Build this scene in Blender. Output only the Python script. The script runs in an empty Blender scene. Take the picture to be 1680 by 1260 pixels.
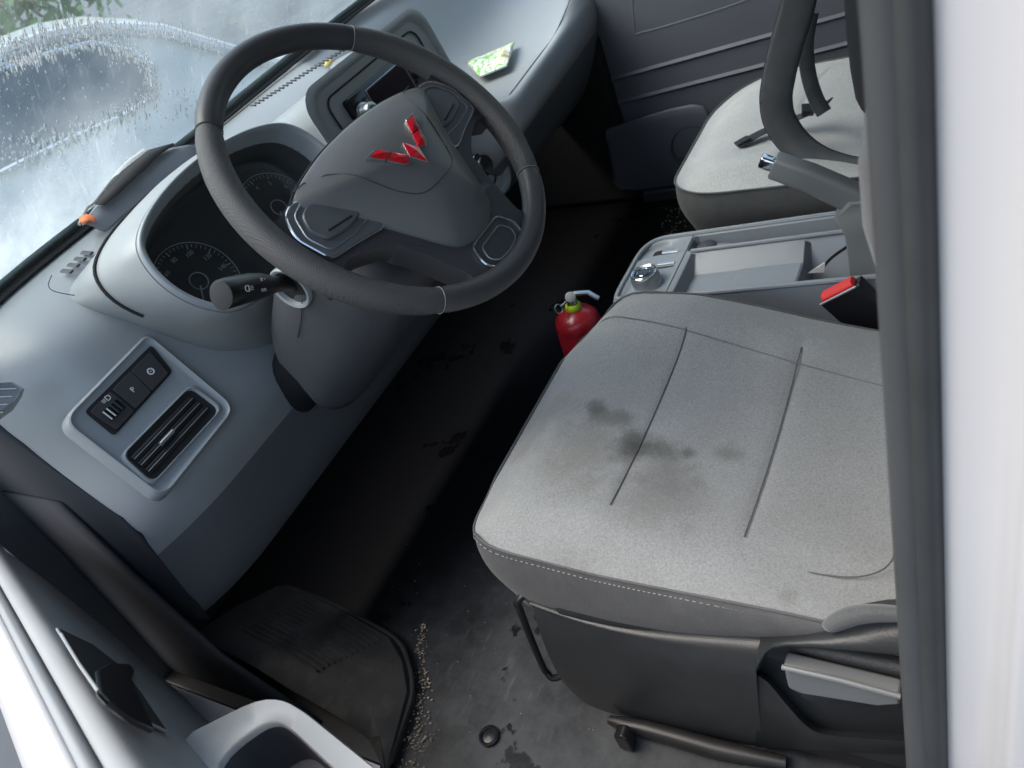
import bpy, bmesh, math, random
from mathutils import Vector as V, Matrix

sc = bpy.context.scene
random.seed(7)

# ------------------------------------------------------------------ camera
CAM = V((-0.638, -0.528, 0.986))
CX, CY, CZ = V((0.4142, -0.8398, -0.3509)), V((-0.6786, -0.0281, -0.7340)), V((0.6065, 0.5422, -0.5815))
FOC = 1300.6
cd = bpy.data.cameras.new('camera'); cam = bpy.data.objects.new('camera', cd)
sc.collection.objects.link(cam)
M = Matrix((CX, -CY, -CZ)).transposed().to_4x4(); M.translation = CAM
cam.matrix_world = M
cd.sensor_fit = 'HORIZONTAL'; cd.sensor_width = 36.0; cd.lens = FOC / 1680 * 36
cd.clip_start = 0.02; cd.clip_end = 400
cd.dof.use_dof = True; cd.dof.focus_distance = 0.95; cd.dof.aperture_fstop = 9.0
sc.camera = cam

# ------------------------------------------------------------------ daylight
SUN_EL, SUN_AZ = math.radians(57), math.radians(-25)      # azimuth from +y (forward) towards +x
w = bpy.data.worlds.new('World'); sc.world = w; w.use_nodes = True
nt = w.node_tree; bg = nt.nodes['Background']
sky = nt.nodes.new('ShaderNodeTexSky'); sky.sky_type = 'NISHITA'; sky.sun_disc = False
sky.sun_elevation = SUN_EL; sky.sun_rotation = SUN_AZ; sky.air_density = 1.6; sky.dust_density = 4.0; sky.ozone_density = 1.0
nt.links.new(sky.outputs[0], bg.inputs[0]); bg.inputs[1].default_value = 0.13
sd = bpy.data.lights.new('sun', 'SUN'); sun = bpy.data.objects.new('sun', sd); sc.collection.objects.link(sun)
sd.energy = 1.5; sd.angle = math.radians(50); sd.color = (1, 0.97, 0.93)
sdir = V((math.sin(SUN_AZ) * math.cos(SUN_EL), math.cos(SUN_AZ) * math.cos(SUN_EL), math.sin(SUN_EL)))
sun.rotation_euler = (-sdir).to_track_quat('-Z', 'Y').to_euler()
sun.location = sdir * 8
sc.view_settings.view_transform = 'Standard'; sc.view_settings.look = 'None'
sc.view_settings.exposure = 1.2; sc.view_settings.gamma = 1.0; sc.view_settings.use_curve_mapping = False

# ------------------------------------------------------------------ helpers
def ray(px, py): return CX * ((px - 840) / FOC) + CY * ((py - 630) / FOC) + CZ
def U(px, py, p, n):
    v = ray(px, py); p, n = V(p), V(n)
    return CAM + v * ((p - CAM).dot(n) / v.dot(n))
def UX(px, py, x): return U(px, py, (x, 0, 0), (1, 0, 0))
def UY(px, py, y): return U(px, py, (0, y, 0), (0, 1, 0))
def UZ(px, py, z): return U(px, py, (0, 0, z), (0, 0, 1))

class F:                                                    # a local frame: u, v in the plane, n out of it
    def __init__(s, o, u, v):
        s.o, s.u = V(o), V(u).normalized(); s.n = s.u.cross(V(v)).normalized(); s.v = s.n.cross(s.u)
    def __call__(s, a, b, c=0): return s.o + s.u * a + s.v * b + s.n * c
    def un(s, px, py, h=0):                                  # pixel -> (a, b) on the plane lifted by h
        p = U(px, py, s.o + s.n * h, s.n) - s.o; return p.dot(s.u), p.dot(s.v)
    def mat(s, a=0, b=0, c=0):
        m = Matrix((s.u, s.v, s.n)).transposed().to_4x4(); m.translation = s(a, b, c); return m
WORLD = F((0, 0, 0), (1, 0, 0), (0, 1, 0))

def link(o, parent):
    sc.collection.objects.link(o)
    if parent is not None:
        o.parent = parent
        o.matrix_parent_inverse = Matrix.Translation(parent['base']).inverted() if 'base' in parent else Matrix()
    return o
def thing(name, label, cat, loc=(0, 0, 0), group=None):
    o = bpy.data.objects.new(name, None); sc.collection.objects.link(o); o.location = loc; o.empty_display_size = 0.05
    o['label'] = label; o['category'] = cat; o['base'] = [float(c) for c in loc]
    if group: o['group'] = group
    return o
def tag(o, label, cat, group=None):
    o['label'] = label; o['category'] = cat
    if group: o['group'] = group
    return o
def obj(name, verts, faces, mat, parent=None, smooth=True, sub=0, bev=0, seg=2, angle=35, solid=0, crease=None, recalc=True):
    me = bpy.data.meshes.new(name); me.from_pydata([tuple(v) for v in verts], [], faces)
    if recalc:
        bm = bmesh.new(); bm.from_mesh(me); bmesh.ops.remove_doubles(bm, verts=bm.verts, dist=1e-6)
        bmesh.ops.recalc_face_normals(bm, faces=bm.faces); bm.to_mesh(me); bm.free()
    me.update(); me.materials.append(mat)
    if smooth:
        me.shade_smooth(); me.set_sharp_from_angle(angle=math.radians(angle))
    o = bpy.data.objects.new(name, me); link(o, parent)
    if solid:
        m = o.modifiers.new('solid', 'SOLIDIFY'); m.thickness = solid; m.offset = 0
    if bev:
        m = o.modifiers.new('bevel', 'BEVEL'); m.width = bev; m.segments = seg; m.limit_method = 'ANGLE'; m.angle_limit = math.radians(30); m.harden_normals = True
    if sub:
        m = o.modifiers.new('sub', 'SUBSURF'); m.levels = sub; m.render_levels = sub
        me.set_sharp_from_angle(angle=math.radians(180))
    return o
def merge(*parts):
    vs, fs = [], []
    for v, f in parts:
        k = len(vs); vs += list(v); fs += [tuple(i + k for i in q) for q in f]
    return vs, fs
def g_box(fr, a0, a1, b0, b1, c0, c1):
    v = [fr(a, b, c) for c in (c0, c1) for b in (b0, b1) for a in (a0, a1)]
    return v, [(0, 2, 3, 1), (4, 5, 7, 6), (0, 1, 5, 4), (2, 6, 7, 3), (0, 4, 6, 2), (1, 3, 7, 5)]
def g_loft(rings, closed=True, cap0=False, cap1=False):
    n = len(rings[0]); v = [p for r in rings for p in r]; f = []
    for i in range(len(rings) - 1):
        for j in range(n if closed else n - 1):
            k = (j + 1) % n; f.append((i * n + j, i * n + k, (i + 1) * n + k, (i + 1) * n + j))
    if cap0: f.append(tuple(range(n))[::-1])
    if cap1: f.append(tuple((len(rings) - 1) * n + j for j in range(n)))
    return v, f
def g_prism(fr, pts, c0, c1):
    return g_loft([[fr(a, b, c0) for a, b in pts], [fr(a, b, c1) for a, b in pts]], True, True, True)
def g_tube(pts, r, n=10, closed=False, caps=True, flat=1.0, up=None):
    pts = [V(p) for p in pts]; N = len(pts); rings = []; ref = V(up) if up else None
    for i, p in enumerate(pts):
        a, b = (pts[i - 1] if (i or closed) else p), (pts[(i + 1) % N] if (i < N - 1 or closed) else p)
        t = (b - a).normalized()
        if ref is None: ref = t.orthogonal()
        s = t.cross(ref).normalized(); ref2 = s.cross(t).normalized()
        if up is None: ref = ref2
        rr = r[i] if isinstance(r, (list, tuple)) else r
        rings.append([p + s * (math.cos(2 * math.pi * k / n) * rr) + ref2 * (math.sin(2 * math.pi * k / n) * rr * flat) for k in range(n)])
    if closed: rings.append(rings[0])
    return g_loft(rings, True, caps and not closed, caps and not closed)
def g_lathe(fr, prof, n=32, cap0=False, cap1=False):        # prof: (radius, height along n)
    return g_loft([[fr(r * math.cos(2 * math.pi * k / n), r * math.sin(2 * math.pi * k / n), h) for k in range(n)] for r, h in prof], True, cap0, cap1)
def rrect(a0, a1, b0, b1, r, n=5):
    o = []
    for cx, cy, s in ((a1 - r, b1 - r, 0), (a0 + r, b1 - r, 90), (a0 + r, b0 + r, 180), (a1 - r, b0 + r, 270)):
        for k in range(n + 1):
            t = math.radians(s + 90 * k / n); o.append((cx + r * math.cos(t), cy + r * math.sin(t)))
    return o
def rpoly(pts, r, n=4):                                     # polygon with rounded corners
    o = []; N = len(pts)
    for i in range(N):
        p0, p, p1 = V((*pts[i - 1], 0)), V((*pts[i], 0)), V((*pts[(i + 1) % N], 0))
        rr = r[i] if isinstance(r, (list, tuple)) else r
        a, b = p0 - p, p1 - p; d = min(rr, a.length * .45, b.length * .45)
        A, B = p + a.normalized() * d, p + b.normalized() * d
        for k in range(n + 1):
            t = k / n; q = A * (1 - t) ** 2 + p * (2 * t * (1 - t)) + B * t * t; o.append((q.x, q.y))
    return o
def spline(pts, n=6, closed=False):                          # Catmull-Rom through points
    P = [V(p) for p in pts]; N = len(P); o = []
    for i in range(N if closed else N - 1):
        p0 = P[i - 1] if (closed or i) else P[0] * 2 - P[1]; p1 = P[i]; p2 = P[(i + 1) % N]
        p3 = P[(i + 2) % N] if (closed or i + 2 < N) else P[-1] * 2 - P[-2]
        for k in range(n):
            t = k / n
            o.append(.5 * (2 * p1 + (p2 - p0) * t + (2 * p0 - 5 * p1 + 4 * p2 - p3) * t * t + (3 * p1 - p0 - 3 * p2 + p3) * t ** 3))
    if not closed: o.append(P[-1].copy())
    return o
def lerp(a, b, t): return a + (b - a) * t
def interp(x, xs, ys):
    if x <= xs[0]: return ys[0]
    for i in range(len(xs) - 1):
        if x <= xs[i + 1]: return lerp(ys[i], ys[i + 1], (x - xs[i]) / (xs[i + 1] - xs[i]))
    return ys[-1]
def sm(x, a, b):
    t = max(0, min(1, (x - a) / (b - a))); return t * t * (3 - 2 * t)
def text(name, body, fr, a, b, c, size, mat, parent, rot=0, ext=0.0002, align='CENTER'):
    cu = bpy.data.curves.new(name, 'FONT'); cu.body = body; cu.size = size; cu.extrude = ext; cu.align_x = align; cu.align_y = 'CENTER'
    tmp = bpy.data.objects.new('tmp', cu); sc.collection.objects.link(tmp); bpy.context.view_layer.update()
    me = bpy.data.meshes.new_from_object(tmp.evaluated_get(bpy.context.evaluated_depsgraph_get())); bpy.data.objects.remove(tmp)
    me.materials.clear(); me.materials.append(mat); me.name = name
    o = bpy.data.objects.new(name, me); link(o, parent)
    o.matrix_basis = fr.mat(a, b, c) @ Matrix.Rotation(rot, 4, 'Z')
    return o

# ------------------------------------------------------------------ materials
def mat(name, col, rough=.5, metal=0, spec=.5, grain=0, gscale=500, var=0, vscale=6, dust=None, dscale=9, dlo=.5, dhi=.75, sheen=0, coat=0, rvar=0):
    m = bpy.data.materials.new(name); m.use_nodes = True; t = m.node_tree; b = t.nodes['Principled BSDF']
    b.inputs['Base Color'].default_value = (*col, 1); b.inputs['Roughness'].default_value = rough; b.inputs['Metallic'].default_value = metal
    b.inputs['Specular IOR Level'].default_value = spec; b.inputs['Sheen Weight'].default_value = sheen; b.inputs['Coat Weight'].default_value = coat
    tc = t.nodes.new('ShaderNodeTexCoord')
    def noise(scale, det=4, rough_=.55):
        n = t.nodes.new('ShaderNodeTexNoise'); n.inputs['Scale'].default_value = scale; n.inputs['Detail'].default_value = det; n.inputs['Roughness'].default_value = rough_
        t.links.new(tc.outputs['Object'], n.inputs['Vector']); return n
    def ramp(src, lo, hi, c0, c1):
        r = t.nodes.new('ShaderNodeValToRGB'); r.color_ramp.elements[0].position = lo; r.color_ramp.elements[1].position = hi
        r.color_ramp.elements[0].color = (*c0, 1); r.color_ramp.elements[1].color = (*c1, 1); t.links.new(src, r.inputs[0]); return r
    def mix(f, a, bb, mode='MIX'):
        x = t.nodes.new('ShaderNodeMix'); x.data_type = 'RGBA'; x.blend_type = mode
        for s, val in ((x.inputs[0], f), (x.inputs[6], a), (x.inputs[7], bb)):
            if hasattr(val, 'links'): t.links.new(val, s)
            elif isinstance(val, (int, float)): s.default_value = val
            else: s.default_value = (*val, 1)
        return x.outputs[2]
    out = None
    if var:
        r = ramp(noise(vscale, 5).outputs[0], .3, .7, tuple(c * (1 - var) for c in col), tuple(c * (1 + var) for c in col)); out = r.outputs[0]
    if dust:
        r = ramp(noise(dscale, 8, .7).outputs[0], dlo, dhi, (0, 0, 0), (1, 1, 1)); out = mix(r.outputs[0], out if out else col, dust)
    if out: t.links.new(out, b.inputs['Base Color'])
    if rvar:
        mr = t.nodes.new('ShaderNodeMapRange'); mr.inputs[1].default_value = .3; mr.inputs[2].default_value = .7
        mr.inputs[3].default_value = max(.03, rough - rvar); mr.inputs[4].default_value = min(1, rough + rvar)
        t.links.new(noise(14, 6, .65).outputs[0], mr.inputs[0]); t.links.new(mr.outputs[0], b.inputs['Roughness'])
    if grain:
        bp = t.nodes.new('ShaderNodeBump'); bp.inputs['Strength'].default_value = grain; bp.inputs['Distance'].default_value = .0006
        t.links.new(noise(gscale, 2).outputs[0], bp.inputs['Height']); t.links.new(bp.outputs[0], b.inputs['Normal'])
    m['h'] = 0
    return m, t, b, noise, ramp, mix
def pm(*a, **k): return mat(*a, **k)[0]

M_dash = pm('dash_grey_plastic', (.285, .303, .315), .36, grain=.25, gscale=650, var=.05, dust=(.30, .30, .29), dscale=5, dlo=.62, dhi=.9)
M_trim = pm('trim_grey_plastic', (.27, .295, .315), .34, grain=.15, gscale=650, var=.04)
M_lower = pm('lower_dash_plastic', (.045, .048, .056), .5, grain=.35, gscale=650, var=.06)
M_doorcard = pm('door_card_plastic', (.26, .28, .295), .5, grain=.3, gscale=600, var=.07)
M_shroud = pm('column_plastic', (.055, .058, .066), .45, grain=.35, gscale=650, var=.05)
M_black = pm('black_plastic', (.012, .012, .014), .35, var=.2)
M_gloss = pm('gloss_black', (.008, .008, .01), .12)
M_matte = pm('matte_black', (.01, .01, .011), .8)
M_rubber = pm('rubber_seal', (.035, .038, .041), .6, var=.15, vscale=20)
M_wheel = pm('wheel_leather', (.062, .062, .066), .42, grain=.3, gscale=900, var=.06, vscale=25)
M_airbag = pm('airbag_cover', (.13, .135, .138), .42, grain=.3, gscale=800, var=.05, vscale=15)
M_spoke = pm('spoke_plastic', (.05, .05, .055), .42, grain=.2, gscale=700)
M_chrome = pm('chrome', (.75, .77, .80), .12, metal=1)
M_satin = pm('satin_silver', (.45, .47, .49), .32, metal=.85)
M_button = pm('button_grey', (.10, .11, .12), .3, grain=.1)
M_red = pm('emblem_red', (.62, .004, .018), .22, coat=.6)
M_redb = pm('buckle_red', (.75, .035, .03), .4)
M_mark = pm('white_print', (.62, .64, .65), .6)
M_dimmark = pm('grey_print', (.30, .31, .32), .6)
M_dial = pm('dial_face', (.012, .013, .015), .55)
M_white = pm('white_paint', (.50, .505, .53), .35, coat=.2, var=.02, vscale=4)
M_seatside = pm('seat_vinyl_dark', (.080, .080, .082), .62, grain=1.0, gscale=260, var=.12, vscale=40, sheen=.1)
M_seatbase = pm('seat_base_plastic', (.024, .026, .028), .42, grain=.5, gscale=500, var=.15, vscale=18, dust=(.10, .10, .095), dscale=14, dlo=.62, dhi=.9)
M_lever = pm('lever_plastic', (.17, .178, .182), .42, grain=.2)
M_console = pm('console_plastic', (.23, .25, .275), .42, grain=.25, gscale=600, var=.05, dust=(.26, .25, .22), dscale=30, dlo=.66, dhi=.85)
M_strap = pm('webbing_black', (.022, .023, .026), .7, grain=.6, gscale=1200)
M_leather = pm('black_leatherette', (.075, .078, .083), .28, grain=.4, gscale=500, var=.15, vscale=30)
M_cord = pm('stitch_thread', (.30, .30, .30), .8)
M_seam = pm('seam_dark', (.09, .09, .09), .8)
M_extred = pm('extinguisher_red', (.34, .012, .022), .3, coat=.3, var=.08)
M_lime = pm('lime_plastic', (.45, .62, .03), .4)
M_label = pm('paper_label', (.55, .53, .50), .7, var=.1, vscale=120)
M_steel = pm('bright_steel', (.6, .6, .6), .3, metal=1)
M_pale = pm('pale_plastic', (.45, .45, .43), .45)
M_sleeve = pm('grey_vinyl', (.22, .23, .26), .35, var=.12, vscale=12)
M_orange = pm('orange_plastic', (.75, .16, .03), .5)
M_headliner = pm('headliner', (.45, .45, .44), .9)
M_steelgrey = pm('car_silver', (.66, .72, .75), .3, coat=.6)
M_carglass = pm('car_glass', (.07, .13, .19), .08, spec=.8)
M_hedge = pm('hedge_leaf', (.06, .19, .04), .6, var=.4, vscale=3)
M_asphalt = pm('asphalt', (.055, .07, .085), .75, grain=.6, gscale=120, var=.25, vscale=1.2)
M_grit = pm('sand_grit', (.36, .30, .22), .9, var=.35, vscale=200)

# perforated leather on the side grips of the wheel
M_perf, t, b, noise, ramp, mix = mat('wheel_leather_perforated', (.075, .073, .074), .45)
vo = t.nodes.new('ShaderNodeTexVoronoi'); vo.inputs['Scale'].default_value = 620; vo.inputs['Randomness'].default_value = .12
tc = [n for n in t.nodes if n.type == 'TEX_COORD'][0]; t.links.new(tc.outputs['Object'], vo.inputs['Vector'])
bp = t.nodes.new('ShaderNodeBump'); bp.inputs['Strength'].default_value = .8; bp.inputs['Distance'].default_value = .0010
t.links.new(vo.outputs['Distance'], bp.inputs['Height']); t.links.new(bp.outputs[0], b.inputs['Normal'])

# light grey seat cloth with a few grease stains
def fabric(name, col, stains):
    m, t, b, noise, ramp, mix = mat(name, col, .92, spec=.2, sheen=.25)
    n1 = ramp(noise(420, 3, .7).outputs[0], .32, .68, tuple(c * .80 for c in col), tuple(c * 1.18 for c in col)).outputs[0]
    n2 = ramp(noise(11, 6, .6).outputs[0], .35, .75, (1, 1, 1), (.86, .85, .83)).outputs[0]
    out = mix(1.0, n1, n2, 'MULTIPLY')
    geo = [n for n in t.nodes if n.type == 'TEX_COORD'][0]
    wob = noise(38, 7, .7)
    for (p, sx, r, amt, c) in stains:
        mp = t.nodes.new('ShaderNodeMapping'); mp.vector_type = 'POINT'
        mp.inputs['Location'].default_value = tuple(-p[i] * sx[i] for i in range(3)); mp.inputs['Scale'].default_value = sx
        t.links.new(geo.outputs['Object'], mp.inputs['Vector'])
        ln = t.nodes.new('ShaderNodeVectorMath'); ln.operation = 'LENGTH'; t.links.new(mp.outputs[0], ln.inputs[0])
        ad = t.nodes.new('ShaderNodeMath'); ad.operation = 'MULTIPLY_ADD'; t.links.new(wob.outputs[0], ad.inputs[0]); ad.inputs[1].default_value = r * 1.7; t.links.new(ln.outputs[1], ad.inputs[2])
        mr = t.nodes.new('ShaderNodeMapRange'); mr.interpolation_type = 'SMOOTHSTEP'
        mr.inputs[1].default_value = r * 2.15; mr.inputs[2].default_value = r * .95; mr.inputs[3].default_value = 0; mr.inputs[4].default_value = amt
        t.links.new(ad.outputs[0], mr.inputs[0])
        out = mix(mr.outputs[0], out, c)
    t.links.new(out, b.inputs['Base Color'])
    bp = t.nodes.new('ShaderNodeBump'); bp.inputs['Strength'].default_value = .5; bp.inputs['Distance'].default_value = .0008
    t.links.new(noise(700, 2).outputs[0], bp.inputs['Height']); t.links.new(bp.outputs[0], b.inputs['Normal'])
    return m
ST = []
for px, py, sx, r, amt, c in ((985, 684, (.8, .9, 1), .015, .75, (.07, .07, .06)), (1010, 697, (1, .6, 1), .018, .6, (.08, .08, .07)), (1040, 737, (.9, .9, 1), .026, .85, (.035, .035, .03)),
                              (1085, 738, (1, .7, 1), .018, .65, (.08, .08, .07)), (1128, 737, (1, 1, 1), .012, .7, (.07, .07, .06)), (1190, 731, (1, .9, 1), .018, .55, (.09, .09, .075)), (1100, 775, (.6, .6, 1), .02, .4, (.10, .095, .085)),
                              (960, 750, (.6, .6, 1), .042, .45, (.13, .12, .10)), (860, 735, (.8, .8, 1), .024, .4, (.15, .13, .10)), (1080, 820, (.7, .5, 1), .034, .35, (.13, .125, .115)), (900, 680, (.7, .6, 1), .034, .3, (.16, .15, .11)), (925, 930, (.8, .5, 1), .02, .3, (.14, .13, .12)), (1290, 970, (1, 1, 1), .012, .35, (.13, .12, .11))):
    p = UZ(px, py, .336 if py < 900 else .322); ST.append((p, (sx[0], sx[1], .3), r, amt, c))
SEATC = (.28, .288, .29)
M_seat = fabric('seat_cloth_stained', SEATC, ST)
M_seat2 = fabric('seat_cloth_clean_lit', (.42, .43, .43), [])  # no stains; paler than the driver cloth, window light painted into the tone
M_seatshade = fabric('seat_cloth_grey_shaded', (.10, .104, .108), [])  # driver backrest: its shade is painted into this darker cloth; recliner cover shares it

# worn rubber floor: dark, dusty scuffs, a few wet glossy patches
M_mat, t, b, noise, ramp, mix = mat('floor_rubber', (.03, .032, .034), .5, spec=.3)
d1 = ramp(noise(7, 9, .72).outputs[0], .36, .74, (.020, .021, .023), (.10, .105, .11)).outputs[0]
tc = [n for n in t.nodes if n.type == 'TEX_COORD'][0]
mp = t.nodes.new('ShaderNodeMapping'); mp.inputs['Scale'].default_value = (22, 95, 20); mp.inputs['Rotation'].default_value = (0, 0, .5); t.links.new(tc.outputs['Object'], mp.inputs[0])
sn = t.nodes.new('ShaderNodeTexNoise'); sn.inputs['Scale'].default_value = 1; sn.inputs['Detail'].default_value = 6; t.links.new(mp.outputs[0], sn.inputs['Vector'])
d2 = ramp(sn.outputs[0], .58, .78, (0, 0, 0), (1, 1, 1)).outputs[0]
out = mix(mix(1, d2, ramp(noise(4, 3).outputs[0], .45, .6, (0, 0, 0), (.6, .6, .6)).outputs[0], 'MULTIPLY'), d1, (.15, .15, .145))
wet = ramp(noise(7, 5, .6).outputs[0], .60, .625, (0, 0, 0), (1, 1, 1)).outputs[0]
out = mix(wet, out, (.018, .019, .02)); t.links.new(out, b.inputs['Base Color'])
mr = t.nodes.new('ShaderNodeMapRange'); mr.inputs[3].default_value = .42; mr.inputs[4].default_value = .2; t.links.new(wet, mr.inputs[0]); t.links.new(mr.outputs[0], b.inputs['Roughness'])
# the trodden, dusty area by the door; elsewhere the footwell shade is painted near-black
mp = t.nodes.new('ShaderNodeMapping'); mp.inputs['Location'].default_value = (.22, .06, 0); mp.inputs['Scale'].default_value = (1, .8, .2); t.links.new(tc.outputs['Object'], mp.inputs[0])
ln = t.nodes.new('ShaderNodeVectorMath'); ln.operation = 'LENGTH'; t.links.new(mp.outputs[0], ln.inputs[0])
ad = t.nodes.new('ShaderNodeMath'); ad.operation = 'MULTIPLY_ADD'; t.links.new(noise(9, 6, .7).outputs[0], ad.inputs[0]); ad.inputs[1].default_value = .25; t.links.new(ln.outputs[1], ad.inputs[2])
mk = t.nodes.new('ShaderNodeMapRange'); mk.interpolation_type = 'SMOOTHSTEP'; mk.inputs[1].default_value = .52; mk.inputs[2].default_value = .26; t.links.new(ad.outputs[0], mk.inputs[0])
out = mix(mk.outputs[0], (.0045, .0045, .005), out); t.links.new(out, b.inputs['Base Color'])
bp = t.nodes.new('ShaderNodeBump'); bp.inputs['Strength'].default_value = .3; bp.inputs['Distance'].default_value = .001
t.links.new(noise(60, 6).outputs[0], bp.inputs['Height']); t.links.new(bp.outputs[0], b.inputs['Normal'])
M_ribmat, t, b, noise, ramp, mix = mat('ribbed_rubber', (.022, .022, .022), .75, spec=.25, var=.3, vscale=14, dust=(.07, .068, .06), dscale=10, dlo=.5, dhi=.8)

# wet, dusty windscreen: clear pane + thin dust film, with glare painted in low on the driver side
M_glass = bpy.data.materials.new('windscreen_glass'); M_glass.use_nodes = True; t = M_glass.node_tree; t.nodes.clear()
def nd(k, **kw):
    n = t.nodes.new(k)
    for a, v_ in kw.items(): n.inputs[a].default_value = v_
    return n
tr = nd('ShaderNodeBsdfTransparent', Color=(.84, .93, .95, 1)); gl = nd('ShaderNodeBsdfGlossy', Roughness=.03); fr = nd('ShaderNodeFresnel', IOR=1.45)
m1 = nd('ShaderNodeMixShader'); t.links.new(fr.outputs[0], m1.inputs[0]); t.links.new(tr.outputs[0], m1.inputs[1]); t.links.new(gl.outputs[0], m1.inputs[2])
df = nd('ShaderNodeBsdfDiffuse', Color=(.72, .82, .86, 1)); tl = nd('ShaderNodeBsdfTranslucent', Color=(.74, .85, .89, 1)); m2 = nd('ShaderNodeMixShader', Fac=.7)
t.links.new(df.outputs[0], m2.inputs[1]); t.links.new(tl.outputs[0], m2.inputs[2])
tc = nd('ShaderNodeTexCoord')
def gnoise(sx, rot, det, lo, hi, a, b_):
    mp = nd('ShaderNodeMapping', Scale=sx, Rotation=rot); t.links.new(tc.outputs['Object'], mp.inputs[0])
    n = nd('ShaderNodeTexNoise', Scale=1.0, Detail=det, Roughness=.65); t.links.new(mp.outputs[0], n.inputs['Vector'])
    r = nd('ShaderNodeMapRange'); r.inputs[1].default_value = lo; r.inputs[2].default_value = hi; r.inputs[3].default_value = a; r.inputs[4].default_value = b_
    t.links.new(n.outputs[0], r.inputs[0]); return r.outputs[0]
f1 = gnoise((5, 5, 5), (0, 0, 0), 5, .35, .7, .05, .20)
f2 = gnoise((160, 14, 14), (0, 0, 0), 5, .58, .85, 0, .18)
f3 = gnoise((260, 260, 260), (0, 0, 0), 2, .62, .75, 0, .14)
def mth(op, a, b_=None):
    n = nd('ShaderNodeMath'); n.operation = op
    for s, v_ in ((n.inputs[0], a), (n.inputs[1], b_)):
        if v_ is None: continue
        if hasattr(v_, 'links'): t.links.new(v_, s)
        else: s.default_value = v_
    return n.outputs[0]
film = mth('ADD', mth('ADD', f1, f2), f3)
sepz = nd('ShaderNodeSeparateXYZ'); t.links.new(tc.outputs['Object'], sepz.inputs[0])          # film thickened towards the lower driver corner to paint in glare
low = nd('ShaderNodeMapRange'); low.interpolation_type = 'SMOOTHSTEP'; low.inputs[1].default_value = .90; low.inputs[2].default_value = .70; low.inputs[3].default_value = 0; low.inputs[4].default_value = .42
t.links.new(sepz.outputs['Z'], low.inputs[0])
lox = nd('ShaderNodeMapRange'); lox.interpolation_type = 'SMOOTHSTEP'; lox.inputs[1].default_value = .25; lox.inputs[2].default_value = -.15; t.links.new(sepz.outputs['X'], lox.inputs[0])
film = mth('MINIMUM', mth('ADD', film, mth('MULTIPLY', mth('MULTIPLY', low.outputs[0], lox.outputs[0]), gnoise((9, 9, 9), (0, 0, 0), 6, .3, .65, .45, 1.2))), .8)
M3 = nd('ShaderNodeMixShader'); t.links.new(film, M3.inputs[0]); t.links.new(m1.outputs[0], M3.inputs[1]); t.links.new(m2.outputs[0], M3.inputs[2])
mo = nd('ShaderNodeOutputMaterial'); t.links.new(M3.outputs[0], mo.inputs[0])

def clear(name, col, rough=.02):
    m = bpy.data.materials.new(name); m.use_nodes = True; t = m.node_tree; t.nodes.clear()
    a = t.nodes.new('ShaderNodeBsdfTransparent'); a.inputs[0].default_value = (*col, 1); g = t.nodes.new('ShaderNodeBsdfGlossy'); g.inputs['Roughness'].default_value = rough
    f = t.nodes.new('ShaderNodeFresnel'); f.inputs[0].default_value = 1.5; x = t.nodes.new('ShaderNodeMixShader'); o = t.nodes.new('ShaderNodeOutputMaterial')
    t.links.new(f.outputs[0], x.inputs[0]); t.links.new(a.outputs[0], x.inputs[1]); t.links.new(g.outputs[0], x.inputs[2]); t.links.new(x.outputs[0], o.inputs[0]); return m
M_lens = clear('dial_lens', (.9, .92, .93), .12)
M_pane = clear('door_glass', (.85, .92, .9))
M_drop = bpy.data.materials.new('water'); M_drop.use_nodes = True; t = M_drop.node_tree; t.nodes.clear()
g = t.nodes.new('ShaderNodeBsdfGlass'); g.inputs['IOR'].default_value = 1.33; g.inputs['Roughness'].default_value = .02; o = t.nodes.new('ShaderNodeOutputMaterial'); t.links.new(g.outputs[0], o.inputs[0])

# shiny printed snack wrapper
M_wrap, t, b, noise, ramp, mix = mat('printed_wrapper', (.8, .85, .8), .3)
r = t.nodes.new('ShaderNodeValToRGB'); cr = r.color_ramp; cr.interpolation = 'CONSTANT'
for i, (p, c) in enumerate(((0, (.75, .8, .78)), (.40, (.25, .6, .1)), (.47, (.85, .88, .85)), (.56, (.85, .65, .03)), (.60, (.8, .85, .82)), (.66, (.6, .12, .06)), (.69, (.25, .55, .12)))):
    e = cr.elements[i] if i < 2 else cr.elements.new(p); e.position = p; e.color = (*c, 1)
t.links.new(noise(34, 1).outputs[0], r.inputs[0]); t.links.new(r.outputs[0], b.inputs['Base Color'])

# ================================================================== SETTING
def struct(o): o['kind'] = 'structure'; return o
struct(obj('ground', [(-60, -60, -.58), (80, -60, -.58), (80, 90, -.58), (-60, 90, -.58)], [(0, 1, 2, 3)], M_asphalt))
floor = struct(obj('floor', *g_box(WORLD, -.40, 1.14, -.80, .74, -.05, 0), M_mat, bev=.004))

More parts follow.
